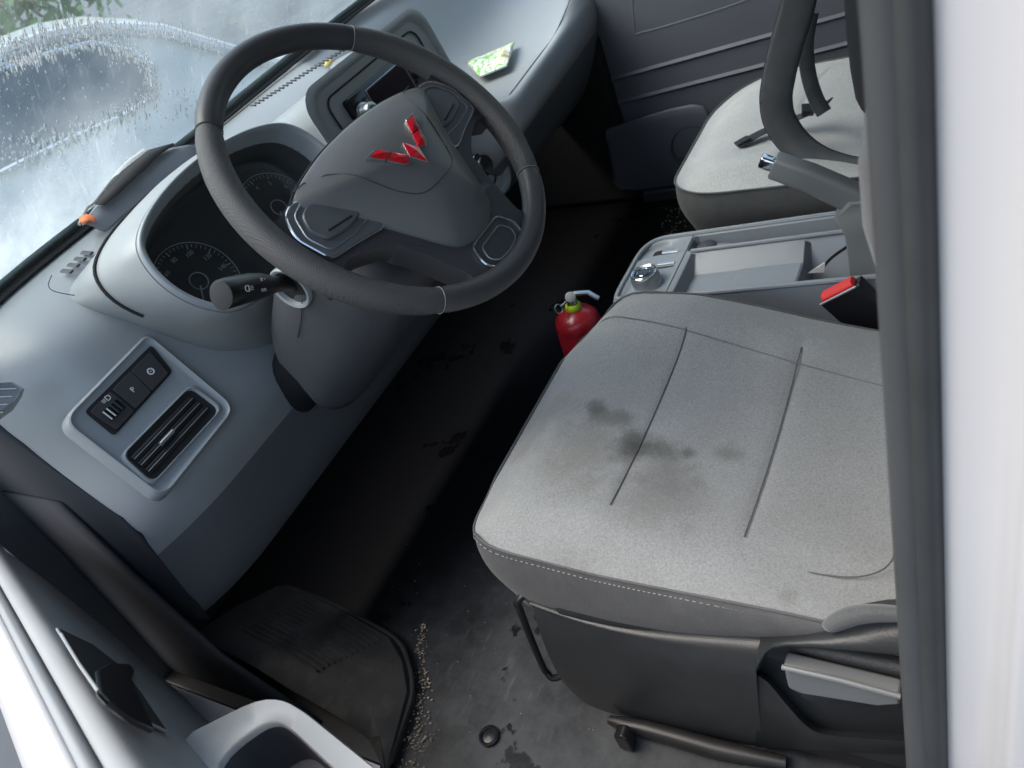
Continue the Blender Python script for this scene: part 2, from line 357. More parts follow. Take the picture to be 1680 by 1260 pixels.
# ------------------------------------------------------------------ van body shell
VB = thing('van_body', 'white van cab body with roof, bulkhead and door sill around the seats', 'van', (.38, 0, -.05))
obj('roof', *merge(g_box(WORLD, -.37, 1.13, -.80, .22, 1.24, 1.27)), M_headliner, VB, bev=.01)
obj('rear_panel', *g_box(WORLD, -.37, 1.13, -.83, -.803, .002, 1.238), M_headliner, VB)
obj('bulkhead', *g_box(WORLD, -.40, 1.14, .744, .77, -.05, .66), M_lower, VB)
M_kick = pm('kick_panel_shaded', (.036, .039, .046), .85, spec=.15, grain=.3)  # darkened: shade in the gap by the ajar door is put into this colour
obj('kick_panel', *g_loft([[V((-.375, y, z)) for y, z in ((.36, .002), (.44, .002), (.52, .002), (.743, .002))], [V((-.365, y, z)) for y, z in ((.50, .12), (.53, .12), (.58, .12), (.743, .12))],
    [V((-.352, y, z)) for y, z in ((.56, .30), (.58, .3), (.62, .3), (.743, .3))], [V((-.345, y, z)) for y, z in ((.58, .45), (.62, .45), (.65, .45), (.743, .45))]], False), M_kick, VB, solid=.006)
obj('sill', *g_loft([[V((-.40, y, -.03)), V((-.405, y, .012)), V((-.43, y, .014)), V((-.47, y, -.01)), V((-.48, y, -.10)), V((-.46, y, -.25))] for y in (-.8, -.4, 0, .4, .8)], False), M_white, VB, solid=.003)
for s in (0, 1):
    x0 = -.39 if s == 0 else 1.15
    obj('windscreen_pillar', *g_tube([(x0 + (-.02 if s == 0 else .03), .66, .735), (x0 + (.04 if s == 0 else -.04), .50, .95), (x0 + (.06 if s == 0 else -.06), .24, 1.25)], .035, 10), M_lower, VB)
obj('passenger_pillar', *g_box(WORLD, 1.12, 1.17, -.62, -.50, 0, 1.24), M_doorcard, VB, bev=.015)
obj('passenger_kick_panel', *g_box(WORLD, 1.105, 1.15, .33, .744, 0, .45), M_matte, VB, bev=.02)
obj('passenger_sill', *g_box(WORLD, 1.10, 1.18, -.80, .33, -.05, .03), M_lower, VB, bev=.01)
obj('passenger_quarter', *g_box(WORLD, 1.12, 1.16, -.80, -.62, 0, 1.24), M_doorcard, VB)
obj('driver_quarter', *g_box(WORLD, -.40, -.36, -.80, -.60, 0, 1.24), M_white, VB)
obj('roof_header', *g_tube([(-.33, .24, 1.245), (.38, .27, 1.25), (1.09, .24, 1.245)], .03, 10), M_headliner, VB)

# driver-side door pillar, close to the lens: grey trim, rubber seal, white painted flange with the lock striker
DP = thing('door_pillar', 'white painted door pillar with grey trim and rubber seal beside driver seat', 'pillar', (-.33, -.52, 0))
def pillar_loft(prof_fn, zs):
    return g_loft([[V((x, y, z)) for x, y in prof_fn(z)] for z in zs], False)
ZS = [0, .1, .2, .3, .4, .5, .6, .7, .8, .9, 1.0, 1.12, 1.24]
def py_edge(px0, px1, z):       # y of the edge whose picture runs from px0 (top) to px1 (bottom), on x = -.315
    best = None
    lo, hi = -100.0, 1500.0
    for _ in range(40):
        mid = (lo + hi) / 2; p = UX(lerp(px0, px1, mid / 1260), mid, -.315)
        if p.z > z: lo = mid
        else: hi = mid
    return p.y
Y0 = [max(-.475, min(-.44, py_edge(1402, 1484, z))) for z in ZS]; Y1 = [py_edge(1527, 1553, z) for z in ZS]
Y1 = [max(-.50, min(-.478, y)) for y in Y1]
def trimp(z):
    i = ZS.index(z); a, b_ = Y0[i], lerp(Y0[i], Y1[i], .52)
    return [(-.20, a - .045), (-.26, a - .012), (-.303, a - .001), (-.311, a), (-.316, a - .003), (-.3175, b_ + .004), (-.3165, b_)]
def sealp(z):
    i = ZS.index(z); a, b_ = lerp(Y0[i], Y1[i], .50), Y1[i]
    return [(-.308, a + .0015), (-.3175, a), (-.3205, lerp(a, b_, .25)), (-.3215, lerp(a, b_, .6)), (-.320, b_ + .002), (-.312, b_ - .001)]
def paintp(z):
    i = ZS.index(z); b_ = Y1[i]
    return [(-.30, b_ + .006), (-.314, b_), (-.317, b_ - .010), (-.320, b_ - .026), (-.330, b_ - .034), (-.345, b_ - .037), (-.348, b_ - .046), (-.350, b_ - .10), (-.36, b_ - .13)]
obj('pillar_trim', *pillar_loft(trimp, ZS), pm('pillar_trim_grey', (.058, .062, .065), .5, grain=.3, gscale=400, var=.12, vscale=7), DP, sub=1)
obj('door_seal', *pillar_loft(sealp, ZS), M_rubber, DP, sub=1)
obj('painted_flange', *pillar_loft(paintp, ZS), M_white, DP, sub=1)

# ------------------------------------------------------------------ windscreen, its seal, the water on it
WS = thing('windscreen', 'wet dusty windscreen with water streaks and black lower seal', 'windscreen', (.38, .66, .70))
WB = [V((-.42, .585, .690)), V((-.193, .632, .701)), V((.03, .647, .703)), V((.249, .656, .705)), (V((.55, .660, .713))), V((.80, .650, .720)), V((1.0, .625, .72)), V((1.16, .585, .715))]
WU = V((0, -.62, .785)).normalized()
wb = spline(WB, 5)
rows = [[p + WU * (.62 * k / 6) + V((0, .03, .02)) * (math.sin(math.pi * k / 6) * .5) - V((0, -.006, .008)) for p in wb] for k in range(7)]
ws = obj('glass', *g_loft(rows, False), M_glass, WS, recalc=False)
obj('frit_band', *g_loft([[p - V((0, .006, .004)) - V((0, .004, -.001)) for p in wb], [p + V((0, -.024, -.006)) for p in wb]], False), M_matte, WS, solid=.003)
obj('rubber_seal', *g_tube([p + V((0, .002, -.002)) for p in wb], .0055, 8), M_black, WS)
obj('clear_edge', *g_loft([[p + WU * .004 - V((0, .0022, .0015)) for p in wb], [p + WU * .017 - V((0, .0022, .0015)) for p in wb]], False), pm('glass_edge_tint', (.22, .28, .29), .2), WS, solid=.0015)

dv, dfc = [], []
def drop(p, n, up, r, stretch, flat):
    k = len(dv); s = n.cross(up).normalized(); rings = 4; seg = 7
    for i in range(rings + 1):
        a = math.pi / 2 * i / rings
        for j in range(seg):
            b_ = 2 * math.pi * j / seg
            dv.append(p + s * (math.sin(a) * math.cos(b_) * r) + up * (math.sin(a) * math.sin(b_) * r * stretch) + n * (math.cos(a) * r * flat))
    for i in range(rings):
        for j in range(seg):
            dfc.append((k + i * seg + j, k + i * seg + (j + 1) % seg, k + (i + 1) * seg + (j + 1) % seg, k + (i + 1) * seg + j))
wn = V((0, .785, .62)).normalized()
def ws_point(px, py):
    # walk to the pane: pick the point of the windscreen sheet seen at this pixel
    p = U(px, py, wb[10] + V((0, .012, .004)), wn); return p
# edges of the pale shapes behind the glass carry most of the streaks
def along(poly, n, jx, jy, st):
    for _ in range(n):
        i = random.randrange(len(poly) - 1); t_ = random.random()
        x, y = lerp(poly[i][0], poly[i + 1][0], t_) + random.gauss(0, jx), lerp(poly[i][1], poly[i + 1][1], t_) + random.gauss(0, jy)
        drop(ws_point(x, y) + wn * .001, wn, WU, random.uniform(.0007, .0018), random.uniform(1, st), .5)
along([(0, 118), (60, 92), (150, 68), (210, 82), (245, 105), (252, 160), (200, 190), (120, 225), (30, 268)], 700, 7, 8, 6)
along([(0, 85), (70, 55), (160, 45), (260, 48), (370, 80)], 420, 9, 8, 6)
along([(0, 250), (120, 230), (250, 190), (320, 150)], 220, 25, 16, 4)
for _ in range(900):
    x, y = random.uniform(-60, 520), random.uniform(-30, 460)
    drop(ws_point(x, y) + wn * .001, wn, WU, random.choice([.0005, .0007, .0009, .0013]), random.uniform(1, 2.2), .5)
wd = obj('water_drops', dv, dfc, M_drop, WS, recalc=False); wd['kind'] = 'stuff'

# ------------------------------------------------------------------ outside, seen through the wet glass
E1 = V((1.018, -.638, 0)).normalized(); E3 = V((.638, 1.018, 0)).normalized()
CO = V((CAM.x, CAM.y, 0)) + E3 * 4.6
CF = F(CO, E1, (0, 0, 1))                                    # n points back towards us
PC = thing('parked_car', 'pale silver parked car with dark side window seen through the wet windscreen', 'car', tuple(CF(0, -.58)))
win = [CF.un(*p) for p in ((-120, 140), (0, 116), (60, 92), (150, 68), (215, 82), (247, 105), (252, 160), (200, 190), (120, 225), (30, 268), (-100, 330))]
out = [CF.un(*p) for p in ((-160, 130), (0, 82), (70, 55), (160, 40), (260, 44), (370, 76), (520, 120))]
a0 = out[0][0]; xs = [a for a, b_ in out]
beltz = win[8][1]
body = [(-2.2, beltz)] + [(a, b_) for a, b_ in out[1:]] + [(out[-1][0] + .5, out[-1][1] - .20), (out[-1][0] + .75, out[-1][1] - .5), (out[-1][0] + .72, -.35), (-2.2, -.35)]
body = [(-2.2, out[1][1] - .1)] + body[1:]
rings = []
for c, sc_ in ((.0, 1.0), (-.06, 1.0), (-.9, 1.03), (-1.6, 1.0), (-1.66, .97)):
    rings.append([CF(a, (b_ - .1) * (1 if b_ < beltz else sc_) + .1, c) for a, b_ in body])
obj('body', *g_loft(rings, True, True, True), M_steelgrey, PC, bev=.03)
obj('window', *g_prism(CF, win, -.01, .008), M_carglass, PC)
obj('window_trim', *g_tube([CF(a, b_, .012) for a, b_ in win], .016, 8, closed=True), M_chrome, PC)
obj('roof_glint', *g_tube([CF(a, b_ - .02, .02) for a, b_ in out[1:]], .035, 8), M_white, PC)  # pale tube standing in for the sky reflection along the roof outline
for wx in (-1.5, out[-1][0] + .1):
    obj('wheel', *g_lathe(F(CF(wx, -.27, .03), CF.u, CF.v), [(.02, .0), (.18, .0), (.2, .02), (.30, .02), (.31, -.02), (.31, -.18)], 24), M_black, PC)
HG = thing('hedge', 'green hedge beyond the parked car', 'hedge', (2, 14, -.58))
hv, hf = [], []
for _ in range(9000):
    t_ = random.uniform(0, 1); p = V((CAM.x, CAM.y, 0)) + E3 * (10 + random.uniform(0, 1.6)) + E1 * lerp(-8.5, .5 + random.gauss(0, .35), t_); p.z = random.uniform(-.55, 1.7)
    s = random.uniform(.06, .13); d = V((random.gauss(0, 1), random.gauss(0, 1), random.gauss(0, 1))).normalized(); e = d.orthogonal().normalized(); g_ = d.cross(e)
    k = len(hv); hv += [p - e * s, p + g_ * s * .5, p + e * s, p - g_ * s * .5]; hf.append((k, k + 1, k + 2, k + 3))
o = obj('leaves', hv, hf, M_hedge, HG, smooth=False, recalc=False); o['kind'] = 'stuff'
M_bark = pm('bark', (.08, .06, .045), .9)
for a in (-8, -6.6, -5.3, -4, -2.8, -1.6, -.3):
    obj('stem', *g_tube([V((CAM.x, CAM.y, -.58)) + E3 * 10.8 + E1 * a, V((CAM.x, CAM.y, .3)) + E3 * 10.8 + E1 * (a + .1), V((CAM.x, CAM.y, 1.1)) + E3 * 10.9 + E1 * a], [.05, .035, .015], 6), M_bark, HG)

# ------------------------------------------------------------------ floor details
FD = thing('wheel_arch_mat', 'dark ribbed rubber mat raised over the footwell corner', 'floor mat', (-.3, .4, .002))
edge = [UZ(*p, .012) for p in ((470, 965), (520, 982), (580, 1010), (650, 1050), (672, 1090), (678, 1140), (655, 1215), (630, 1290))]
back = [V((-.34, .62, .10)), V((-.345, .56, .085)), V((-.35, .48, .07)), V((-.36, .40, .055)), V((-.365, .35, .05)), V((-.37, .30, .04)), V((-.38, .24, .03)), V((-.40, .19, .015))]
R0 = [V((p.x, p.y, .001)) for p in edge]
R1 = [p + (b_ - p) * .05 + V((0, 0, .012)) for p, b_ in zip(edge, back)]
R2 = [p + (b_ - p) * .5 + V((0, 0, .012)) for p, b_ in zip(edge, back)]
obj('mat_body', *g_loft([R0, edge, R1, R2, back], False), M_ribmat, FD, solid=.004)
for k in range(13):
    t_ = .06 + k * .055
    a = [lerp(edge[i], back[i], t_) + V((0, 0, .0140 if t_ > .1 else .012)) for i in range(1, 4)]
    obj('rib', *g_tube(a, .0019, 6), M_ribmat, FD)
obj('raised_rim', *g_tube(spline([p + V((0, 0, .005)) for p in edge], 4), .004, 8), M_ribmat, FD)
FP = UZ(803, 1208, .002)
pl = thing('floor_plug', 'round black rubber plug in the floor beside the seat', 'plug', tuple(FP))
PF = F(FP, (1, 0, 0), (0, 1, 0))
obj('plug_rim', *g_lathe(PF, [(.0150, 0), (.0150, .003), (.0125, .0045), (.0105, .003), (.0105, .001)], 24), M_black, pl)
obj('plug_disc', *g_lathe(PF, [(.0105, .001), (.006, .0022), (.0003, .0026)], 24), M_black, pl)
gv, gf = [], []
def speck(p, r):
    k = len(gv)
    for d in ((1, 0, 0), (-1, .2, 0), (0, 1, .1), (.1, -1, 0), (0, 0, 1), (0, 0, -.2)):
        gv.append(p + V(d) * r * random.uniform(.6, 1.3))
    for q in ((0, 2, 4), (2, 1, 4), (1, 3, 4), (3, 0, 4)): gf.append(tuple(k + i for i in q))
grl = [(692, 1020), (690, 1080), (694, 1130), (688, 1180), (680, 1230), (668, 1290)]
for _ in range(420):
    i = random.randrange(5); t_ = random.random() ** .8; x = lerp(grl[i][0], grl[i + 1][0], t_) + random.gauss(0, 5 + 2.5 * i); y = lerp(grl[i][1], grl[i + 1][1], t_)
    speck(UZ(x, y, .003), random.choice([.0006, .0008, .001, .0014, .002]))
for _ in range(120):
    speck(UZ(random.uniform(640, 1010), random.uniform(700, 1250), .003), random.choice([.0005, .0007, .001]))
for _ in range(60):
    speck(UZ(random.uniform(1085, 1125), random.uniform(338, 385), .003), random.choice([.001, .0016, .002]))
o = obj('sand_grit', gv, gf, M_grit, None, smooth=False); o['kind'] = 'stuff'; tag(o, 'sand grit scattered on the dark floor by the seat', 'grit')

# ================================================================== DASHBOARD
DB = thing('dashboard', 'grey plastic dashboard with instrument cluster, vents and passenger tray', 'dashboard', (.38, .45, .2))
PL_ = [(.50, .195), (.435, .215), (.412, .32), (.394, .385), (.383, .428), (.390, .462), (.410, .498), (.437, .546), (.456, .597), (.476, .638), (.512, .664), (.56, .681), (.60, .690), (.632, .696), (.66, .690)]
def prof(x):
    lipy = .258 + .10 * max(0, x - .52); c = .018
    PP = [(.50, .26), (.42, .28), (.34, .40), (lipy + .012, .455), (lipy + .002, .472), (lipy - .001, .490), (lipy, .515), (lipy + .008, .528), (lipy + .022, .524), (lipy + .05, .515), (.43, .512), (.53, .530), (.575, .60), (.605, .685), (.66, .708)]
    r2 = sm(x, .90, 1.10); PP = [(a, b_ + (.030 * r2 if 8 <= i <= 12 else 0)) for i, (a, b_) in enumerate(PP)]
    t_ = sm(x, .50, .60); s = sm(x, .2, .5) * .006
    wr_ = max(0, (-.215 - x) / .125) ** 2.2; wy, wz = .066 * wr_, -.028 * wr_
    return [V((x, lerp(a, c_, t_) + wy, lerp(b_ + s * (b_ > .66), d, t_) + wz)) for (a, b_), (c_, d) in zip(PL_, PP)]
xs = [-.340, -.337, -.33, -.315, -.29, -.26, -.235, -.2, -.1, 0, .1, .2, .3, .4, .5, .52, .54, .56, .58, .60, .65, .72, .8, .9, 1.0, 1.05, 1.08, 1.11, 1.14]
rings = [prof(x) for x in xs]
ds = obj('dash_shell', *g_loft(rings, False), M_dash, DB, sub=2); ds.data.materials.append(pm('dash_lower_shade', (.125, .134, .147), .45, grain=.3, gscale=650, var=.05))  # second slot is darker: shade below the crease painted into the colour
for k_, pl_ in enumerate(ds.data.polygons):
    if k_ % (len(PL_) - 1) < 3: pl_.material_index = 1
n = len(PL_)
obj('dash_end', [p.copy() for p in rings[0]] + [V((-.342, .76, .66)), V((-.342, .76, .17))], [tuple(range(n)) + (n, n + 1)], M_kick, DB, solid=.004)
obj('end_slot', *g_lathe(F(UX(155, 882, -.346), (0, .6, .4), (0, -.4, .6)), [(.0045, .001), (.006, .0015), (.007, 0)], 18, True), M_matte, DB).scale = (1, 1, 1)

# ---- fresh-air grille by the windscreen and the long defroster slots
for i in range(4):
    c = UZ(250 / 3 * 1.0 + 24 + i * 11, 442 - i * 10, .690); d = V((0, .010, .0015)) ; c = c + V((0, 0, -.0030))
    obj('defroster_slot', *g_tube([c - d, c + d], .0042, 8, flat=.42, up=(0, 0, 1)), M_lower, DB)
for i in range(26):
    t_ = i / 25; c = U(lerp(415, 580, t_), lerp(172, 70, t_), (0, .0, .705), (0, -.12, 1)); d = V((.001, .006, .0005)); c = c + V((0, 0, -.0008))
    obj('defroster_slot', *g_tube([c - d, c + d], .0014, 6), M_lower, DB)

# ---- instrument binnacle
BF = F((-.002, .305, .66), (1, 0, 0), (0, .5, .866))
half = [(0, .103), (.05, .100), (.10, .090), (.138, .072), (.154, .045), (.158, .012), (.150, -.020), (.130, -.048), (.10, -.060), (.05, -.066), (0, -.068)]
opn = half + [(-a, b_) for a, b_ in half[-2:0:-1]]
opn = [(p.x, p.y) for p in spline([(a, b_, 0) for a, b_ in opn], 3, True)]
def bring(sx, st, sb, w_, wb_=None):
    return [BF(a * sx, b_ * (st if b_ > 0 else sb), w_ if (wb_ is None or b_ > 0) else lerp(w_, wb_, min(1, -b_ / .06))) for a, b_ in opn]
hb_ = [V(p) for p in ((0, .57, .672), (.058, .57, .672), (.115, .565, .672), (.155, .55, .670), (.172, .535, .660), (.168, .525, .642), (.150, .508, .610), (.131, .485, .568), (.104, .452, .512), (.054, .438, .462), (0, .432, .440))]
hb_ = hb_ + [V((-p.x, p.y, p.z)) for p in hb_[-2:0:-1]]
hb_ = spline(hb_, 3, True); hl = bring(1.06, 1.05, 1.10, -.005)
def hring(t_, bulge):
    c = BF(0, .01, 0); o = []
    for p, q in zip(hl, hb_):
        m_ = p.lerp(q, t_); d = p - c; o.append(m_ + (d - BF.n * d.dot(BF.n)).normalized() * bulge)
    return o
hood = obj('cluster_hood', *g_loft([hb_, hring(.75, .006), hring(.45, .012), hring(.2, .011), hring(.07, .006), hl]), M_dash, DB, sub=1)
rim = obj('cluster_bezel', *g_loft([bring(1.055, 1.05, 1.09, -.006), bring(1.045, 1.04, 1.06, .0015), bring(1.015, 1.012, 1.02, .0025), bring(.99, .99, .99, -.002), bring(.97, .97, .965, -.020), bring(.955, .955, .95, -.030)]), M_trim, DB, sub=1)
obj('cluster_well', *g_loft([bring(.957, .957, .952, -.028), bring(.93, .92, .9, -.060), bring(.90, .88, .86, -.082)]), pm('well_grey', (.035, .038, .042), .6, grain=.3), DB)
hg = [p for p, (a, b_) in zip(hring(.42, .0122), opn) if (a < -.02 and b_ > -.03) or (b_ > .05 and a < .12)]
hg = sorted(hg, key=lambda p: p.x)
i0 = min(range(len(opn)), key=lambda i: abs(opn[i][0] + .154) + abs(opn[i][1] + .012)); R_ = hring(.42, .0122)
hg = [R_[(i0 + k) % len(R_)] if opn[(i0 + 1) % len(opn)][1] > opn[i0][1] else R_[(i0 - k) % len(R_)] for k in range(22)]
obj('hood_gap', *g_tube(hg, .0024, 8), M_matte, DB)
face = obj('dial_plate', [BF(0, 0, -.080)] + [BF(a * .90, b_ * .88, -.080) for a, b_ in opn], [(0, i + 1, (i + 1) % len(opn) + 1) for i in range(len(opn))], M_dial, DB)
for gx, lab, dead in ((-.088, ['0', '20', '40', '60', '80', '100', '120', '140', '160'], 0), (.088, ['0', '1', '2', '3', '4', '5', '6', '7', '8'], 0)):
    GF = F(BF(gx, .008, -.0795), BF.u, BF.v); R = .056
    gd = obj('dial', *g_lathe(GF, [(.0005, .0005), (R - .001, .0006)], 40), M_dial, DB)
    obj('dial_ring', *g_tube([GF(R * math.cos(a), R * math.sin(a), .001) for a in [2 * math.pi * k / 60 for k in range(60)]], .0006, 6, closed=True), M_dimmark, gd)
    obj('hub_ring', *g_tube([GF(.012 * math.cos(a), .012 * math.sin(a), .001) for a in [2 * math.pi * k / 30 for k in range(30)]], .0008, 6, closed=True), M_dimmark, gd)
    tk = []
    for k in range(41):
        a = math.radians(225 - 270 * k / 40); l = .007 if k % 5 == 0 else .004; c_, s_ = math.cos(a), math.sin(a)
        tk.append(g_tube([GF((R - .003) * c_, (R - .003) * s_, .001), GF((R - .003 - l) * c_, (R - .003 - l) * s_, .001)], .0005 if k % 5 else .0008, 4))
    o = obj('tick_marks', *merge(*tk), M_dimmark, gd)
    for k, s in enumerate(lab):
        a = math.radians(225 - 270 * k / 8)
        text('dial_number', s, GF, (R - .017) * math.cos(a), (R - .017) * math.sin(a), .0012, .0085, M_dimmark, gd)
    a = math.radians(225 + (4 if gx < 0 else 2))
    obj('needle', *g_tube([GF(.008 * math.cos(a), .008 * math.sin(a), .003), GF(.045 * math.cos(a), .045 * math.sin(a), .003)], [.0012, .0005], 6), M_dimmark, gd)
obj('cluster_lens', [BF(0, .002, -.055)] + [BF(a * .935, b_ * .925, -.060 + .006 * (b_ / .1)) for a, b_ in opn], [(0, i + 1, (i + 1) % len(opn) + 1) for i in range(len(opn))], M_lens, DB, recalc=False)

# ---- switch and vent panel left of the wheel: plane through the sloping dash face
p0 = V((-.24, .405, .500)); pv = V((0, .054, .098)).normalized()
SP = F(p0, (1, 0, 0), pv)
def sq(*pts, h=0): return [SP.un(*p, h) for p in pts]
outl = rpoly(sq((102, 690), (243, 546), (388, 668), (268, 818), h=.008), [.02, .012, .02, .02], 6)
inn = [(a, b_) for a, b_ in outl]
ca, cb = sum(a for a, b_ in outl) / len(outl), sum(b_ for a, b_ in outl) / len(outl)
def insc(s, h): return [SP(ca + (a - ca) * s, cb + (b_ - cb) * s, h) for a, b_ in outl]
pod = obj('switch_panel', *g_loft([insc(1.04, -.02), insc(1.03, .000), insc(1.0, .0075), insc(.975, .0085), insc(.93, .004), insc(.88, .003)], True, False, True), M_trim, DB, bev=0, angle=60)
bank = rpoly(sq((138, 676), (248, 566), (283, 610), (187, 716), h=.004), .006, 4)
obj('switch_recess', *g_loft([[SP(a, b_, .0045) for a, b_ in bank], [SP(a, b_, .0055) for a, b_ in bank]], True, False, True), M_matte, pod)
A, B_, C_, D_ = [V((*p, 0)) for p in sq((146, 677), (247, 577), (277, 612), (190, 707), h=.006)]
for k, (t0, t1) in enumerate(((.01, .33), (.36, .655), (.665, .985))):
    q = [A.lerp(B_, t0), A.lerp(B_, t1), D_.lerp(C_, t1), D_.lerp(C_, t0)]
    sw = obj('switch', *g_prism(SP, rpoly([(p.x, p.y) for p in q], .003, 3), .0055, .0085 + (.001 if k else 0)), M_black if k == 0 else M_button, pod, bev=.0012)
    m_ = sum(q, V((0, 0, 0))) / 4
    sw.data.materials[0] = pm('switch_face', (.035, .036, .04), .45, grain=.2)
    if k == 0:
        obj('thumb_wheel', *g_prism(SP, rrect(m_.x - .013, m_.x + .014, m_.y - .008, m_.y + .008, .003), .0085, .0115), M_gloss, sw, bev=.002)
        for j in range(4): obj('wheel_ridge', *g_tube([SP(m_.x - .010 + j * .006, m_.y - .007, .012), SP(m_.x - .010 + j * .006, m_.y + .007, .012)], .0012, 6), M_satin if j < 2 else M_black, sw)
        text('switch_symbol', '≡D', SP, m_.x + .006, m_.y + .015, .0087, .010, M_mark, sw)
    else:
        text('switch_symbol', 'P' if k == 1 else '⊙', SP, m_.x, m_.y, .0098, .010, M_mark, sw)
        if k == 2:
            obj('lamp_symbol', *g_tube([SP(m_.x + .0042 * math.cos(a), m_.y + .0042 * math.sin(a), .0099) for a in [2 * math.pi * i / 20 for i in range(20)]], .0006, 5, closed=True), M_mark, sw)
vent = rpoly(sq((200, 748), (312, 634), (362, 672), (250, 794), h=.004), .012, 5)
va, vb = sum(a for a, b_ in vent) / len(vent), sum(b_ for a, b_ in vent) / len(vent)
def vsc(s, h): return [SP(va + (a - va) * s, vb + (b_ - vb) * s, h) for a, b_ in vent]
obj('vent_frame', *g_loft([vsc(1.10, .003), vsc(1.06, .007), vsc(1.01, .0078), vsc(.97, .005), vsc(.95, -.002)], True), M_trim, pod, angle=60)
obj('vent_duct', *g_loft([vsc(.97, .0045), vsc(.90, .0035)], True, False, True), M_matte, pod)
vA, vB, vC, vD = [V((*p, 0)) for p in sq((203, 748), (308, 640), (356, 672), (250, 788), h=.006)]
for k, t_ in enumerate((.26, .5, .76)):
    a, b_ = vA.lerp(vD, t_), vB.lerp(vC, t_); a, b_ = a.lerp(b_, .04), a.lerp(b_, .95)
    sl = obj('vent_slat', *g_tube([SP(a.x, a.y, .0055), SP(b_.x, b_.y, .0055)], .0048, 8, flat=.35, up=SP.n), M_black, pod)
    obj('slat_edge', *g_tube([SP(a.x, a.y, .0068), SP(b_.x, b_.y, .0068)], .0007, 6), M_satin, sl)
    if k == 1:
        c = a.lerp(b_, .42); d = (b_ - a).normalized() * .012
        obj('vent_tab', *g_tube([SP(*(c - d)[:2], .0085), SP(*(c + d)[:2], .0085)], .0035, 8, flat=.8), M_satin, pod)

# ---- side demister outlet at the far left
LO = F(UX(-8, 655, -.335), (0, .35, .94), (-.2, .8, -.3))
LO = F(U(0, 655, SP(0, 0, .06) + V((-.1, 0, 0)), SP.n), SP.u, SP.v)
q = [LO.un(*p) for p in ((-60, 640), (-20, 628), (20, 626), (40, 638), (25, 660), (0, 678), (-30, 700), (-70, 720))]
sv = obj('side_vent', *g_loft([[LO(a * 1.0, b_ * 1.0, h) for a, b_ in q] for h in (-.03, 0.0)] + [[LO(a * .92, b_ * .92, .003) for a, b_ in q], [LO(a * .84, b_ * .84, -.002) for a, b_ in q]], True, False, True), M_trim, DB, sub=0, angle=60)
for i in range(5):
    y = 638 + i * 13
    a, b_ = LO.un(-70, y + 4, 0), LO.un(26 - i * 7, y, 0)
    obj('vent_slat', *g_tube([LO(*a, .0015), LO(*b_, .0015)], .0012, 6), M_satin if i % 1 == 0 else M_black, sv)

# ---- lid panel joint in front of the cluster (a fine groove)
jl = [(85, 452), (80, 470), (95, 480), (140, 487), (182, 490)]
obj('panel_joint', *g_tube(spline([U(x, y, (0, .475, .642), (0, -.62, .78)) + V((0, 0, .0005)) for x, y in jl], 4), .0007, 5), M_lower, DB)

# ---- centre stack with radio
CSF = F((.42, .372, .60), (1, 0, 0), (0, .16, .98))
def cp(*pts, h=0): return [CSF.un(*p, h) for p in pts]
st = rrect(-.185, .185, -.24, .128, .04, 6)
def ssc(d, h, f_=0): return [CSF(a - math.copysign(d, a), (b_ - math.copysign(d, b_)), h) for a, b_ in st]
stack = obj('centre_stack', *g_loft([ssc(-.03, -.22), ssc(-.02, -.10), ssc(-.012, -.02), ssc(0, -.002), ssc(.008, .001), ssc(.014, -.002), ssc(.016, -.006), ssc(.03, -.006)], True, False, True), M_dash, DB, angle=50, bev=0)
obj('stack_groove', *g_tube([CSF(a, b_, -.004) for a, b_ in rrect(-.140, .140, -.21, .098, .02)], .0016, 6, closed=True), M_matte, stack)
rp = rrect(-.108, .115, .004, .080, .006)
radio = obj('radio', *g_loft([[CSF(a, b_, -.008) for a, b_ in rp], [CSF(a, b_, .0015) for a, b_ in rp], [CSF(a * .985, .042 + (b_ - .042) * .96, .003) for a, b_ in rp]], True, False, True), M_gloss, DB, angle=40)
obj('radio_screen', *g_prism(CSF, rrect(-.055, .055, .022, .070, .003), .003, .0042), pm('screen_dark', (.02, .014, .018), .08), radio)
obj('screen_frame', *g_tube([CSF(a, b_, .0042) for a, b_ in rrect(-.057, .057, .020, .072, .004)], .0009, 6, closed=True), M_satin, radio)
for kx in (-.085, .09):
    KF = F(CSF(kx, .046, .003), CSF.u, CSF.v)
    kn = obj('radio_knob', *g_lathe(KF, [(.0175, 0), (.0175, .003), (.0145, .004), (.0138, .019), (.0125, .021), (.0085, .0215), (.008, .0195), (.0003, .0195)], 28), M_satin, radio, angle=40)
    obj('knob_cap', *g_lathe(F(KF(0, 0, .0198), KF.u, KF.v), [(.0075, 0), (.006, .001), (.0003, .0012)], 20), M_gloss, kn)
for bx, by in ((-.068, .046), (-.068, .034), (-.066, .010), (-.066, -.002), (.066, .046), (.068, .034), (.072, .010), (.05, -.005), (.03, -.005), (-.03, -.005), (0, -.005)):
    obj('radio_button', *g_prism(CSF, rrect(bx - .005, bx + .005, by + .0152, by + .0208, .001), .003, .005), M_satin if random.random() < .5 else M_black, radio, bev=.0008)
for i, by in enumerate((-.055, -.085)):
    obj('stack_slot', *g_prism(CSF, rrect(-.10, .11, by - .006, by + .006, .004), -.006, -.0045), M_matte, stack)
for kx in (-.085, .01, .105):
    KF = F(CSF(kx, -.165, -.005), CSF.u, CSF.v)
    kn = obj('heater_knob', *g_lathe(KF, [(.026, 0), (.026, .004), (.023, .006), (.021, .007), (.019, .02), (.017, .022), (.0003, .022)], 28), M_gloss, stack, angle=40)
    obj('knob_ring', *g_tube([KF(.0245 * math.cos(a), .0245 * math.sin(a), .006) for a in [2 * math.pi * i / 32 for i in range(32)]], .0014, 6, closed=True), M_chrome, kn)
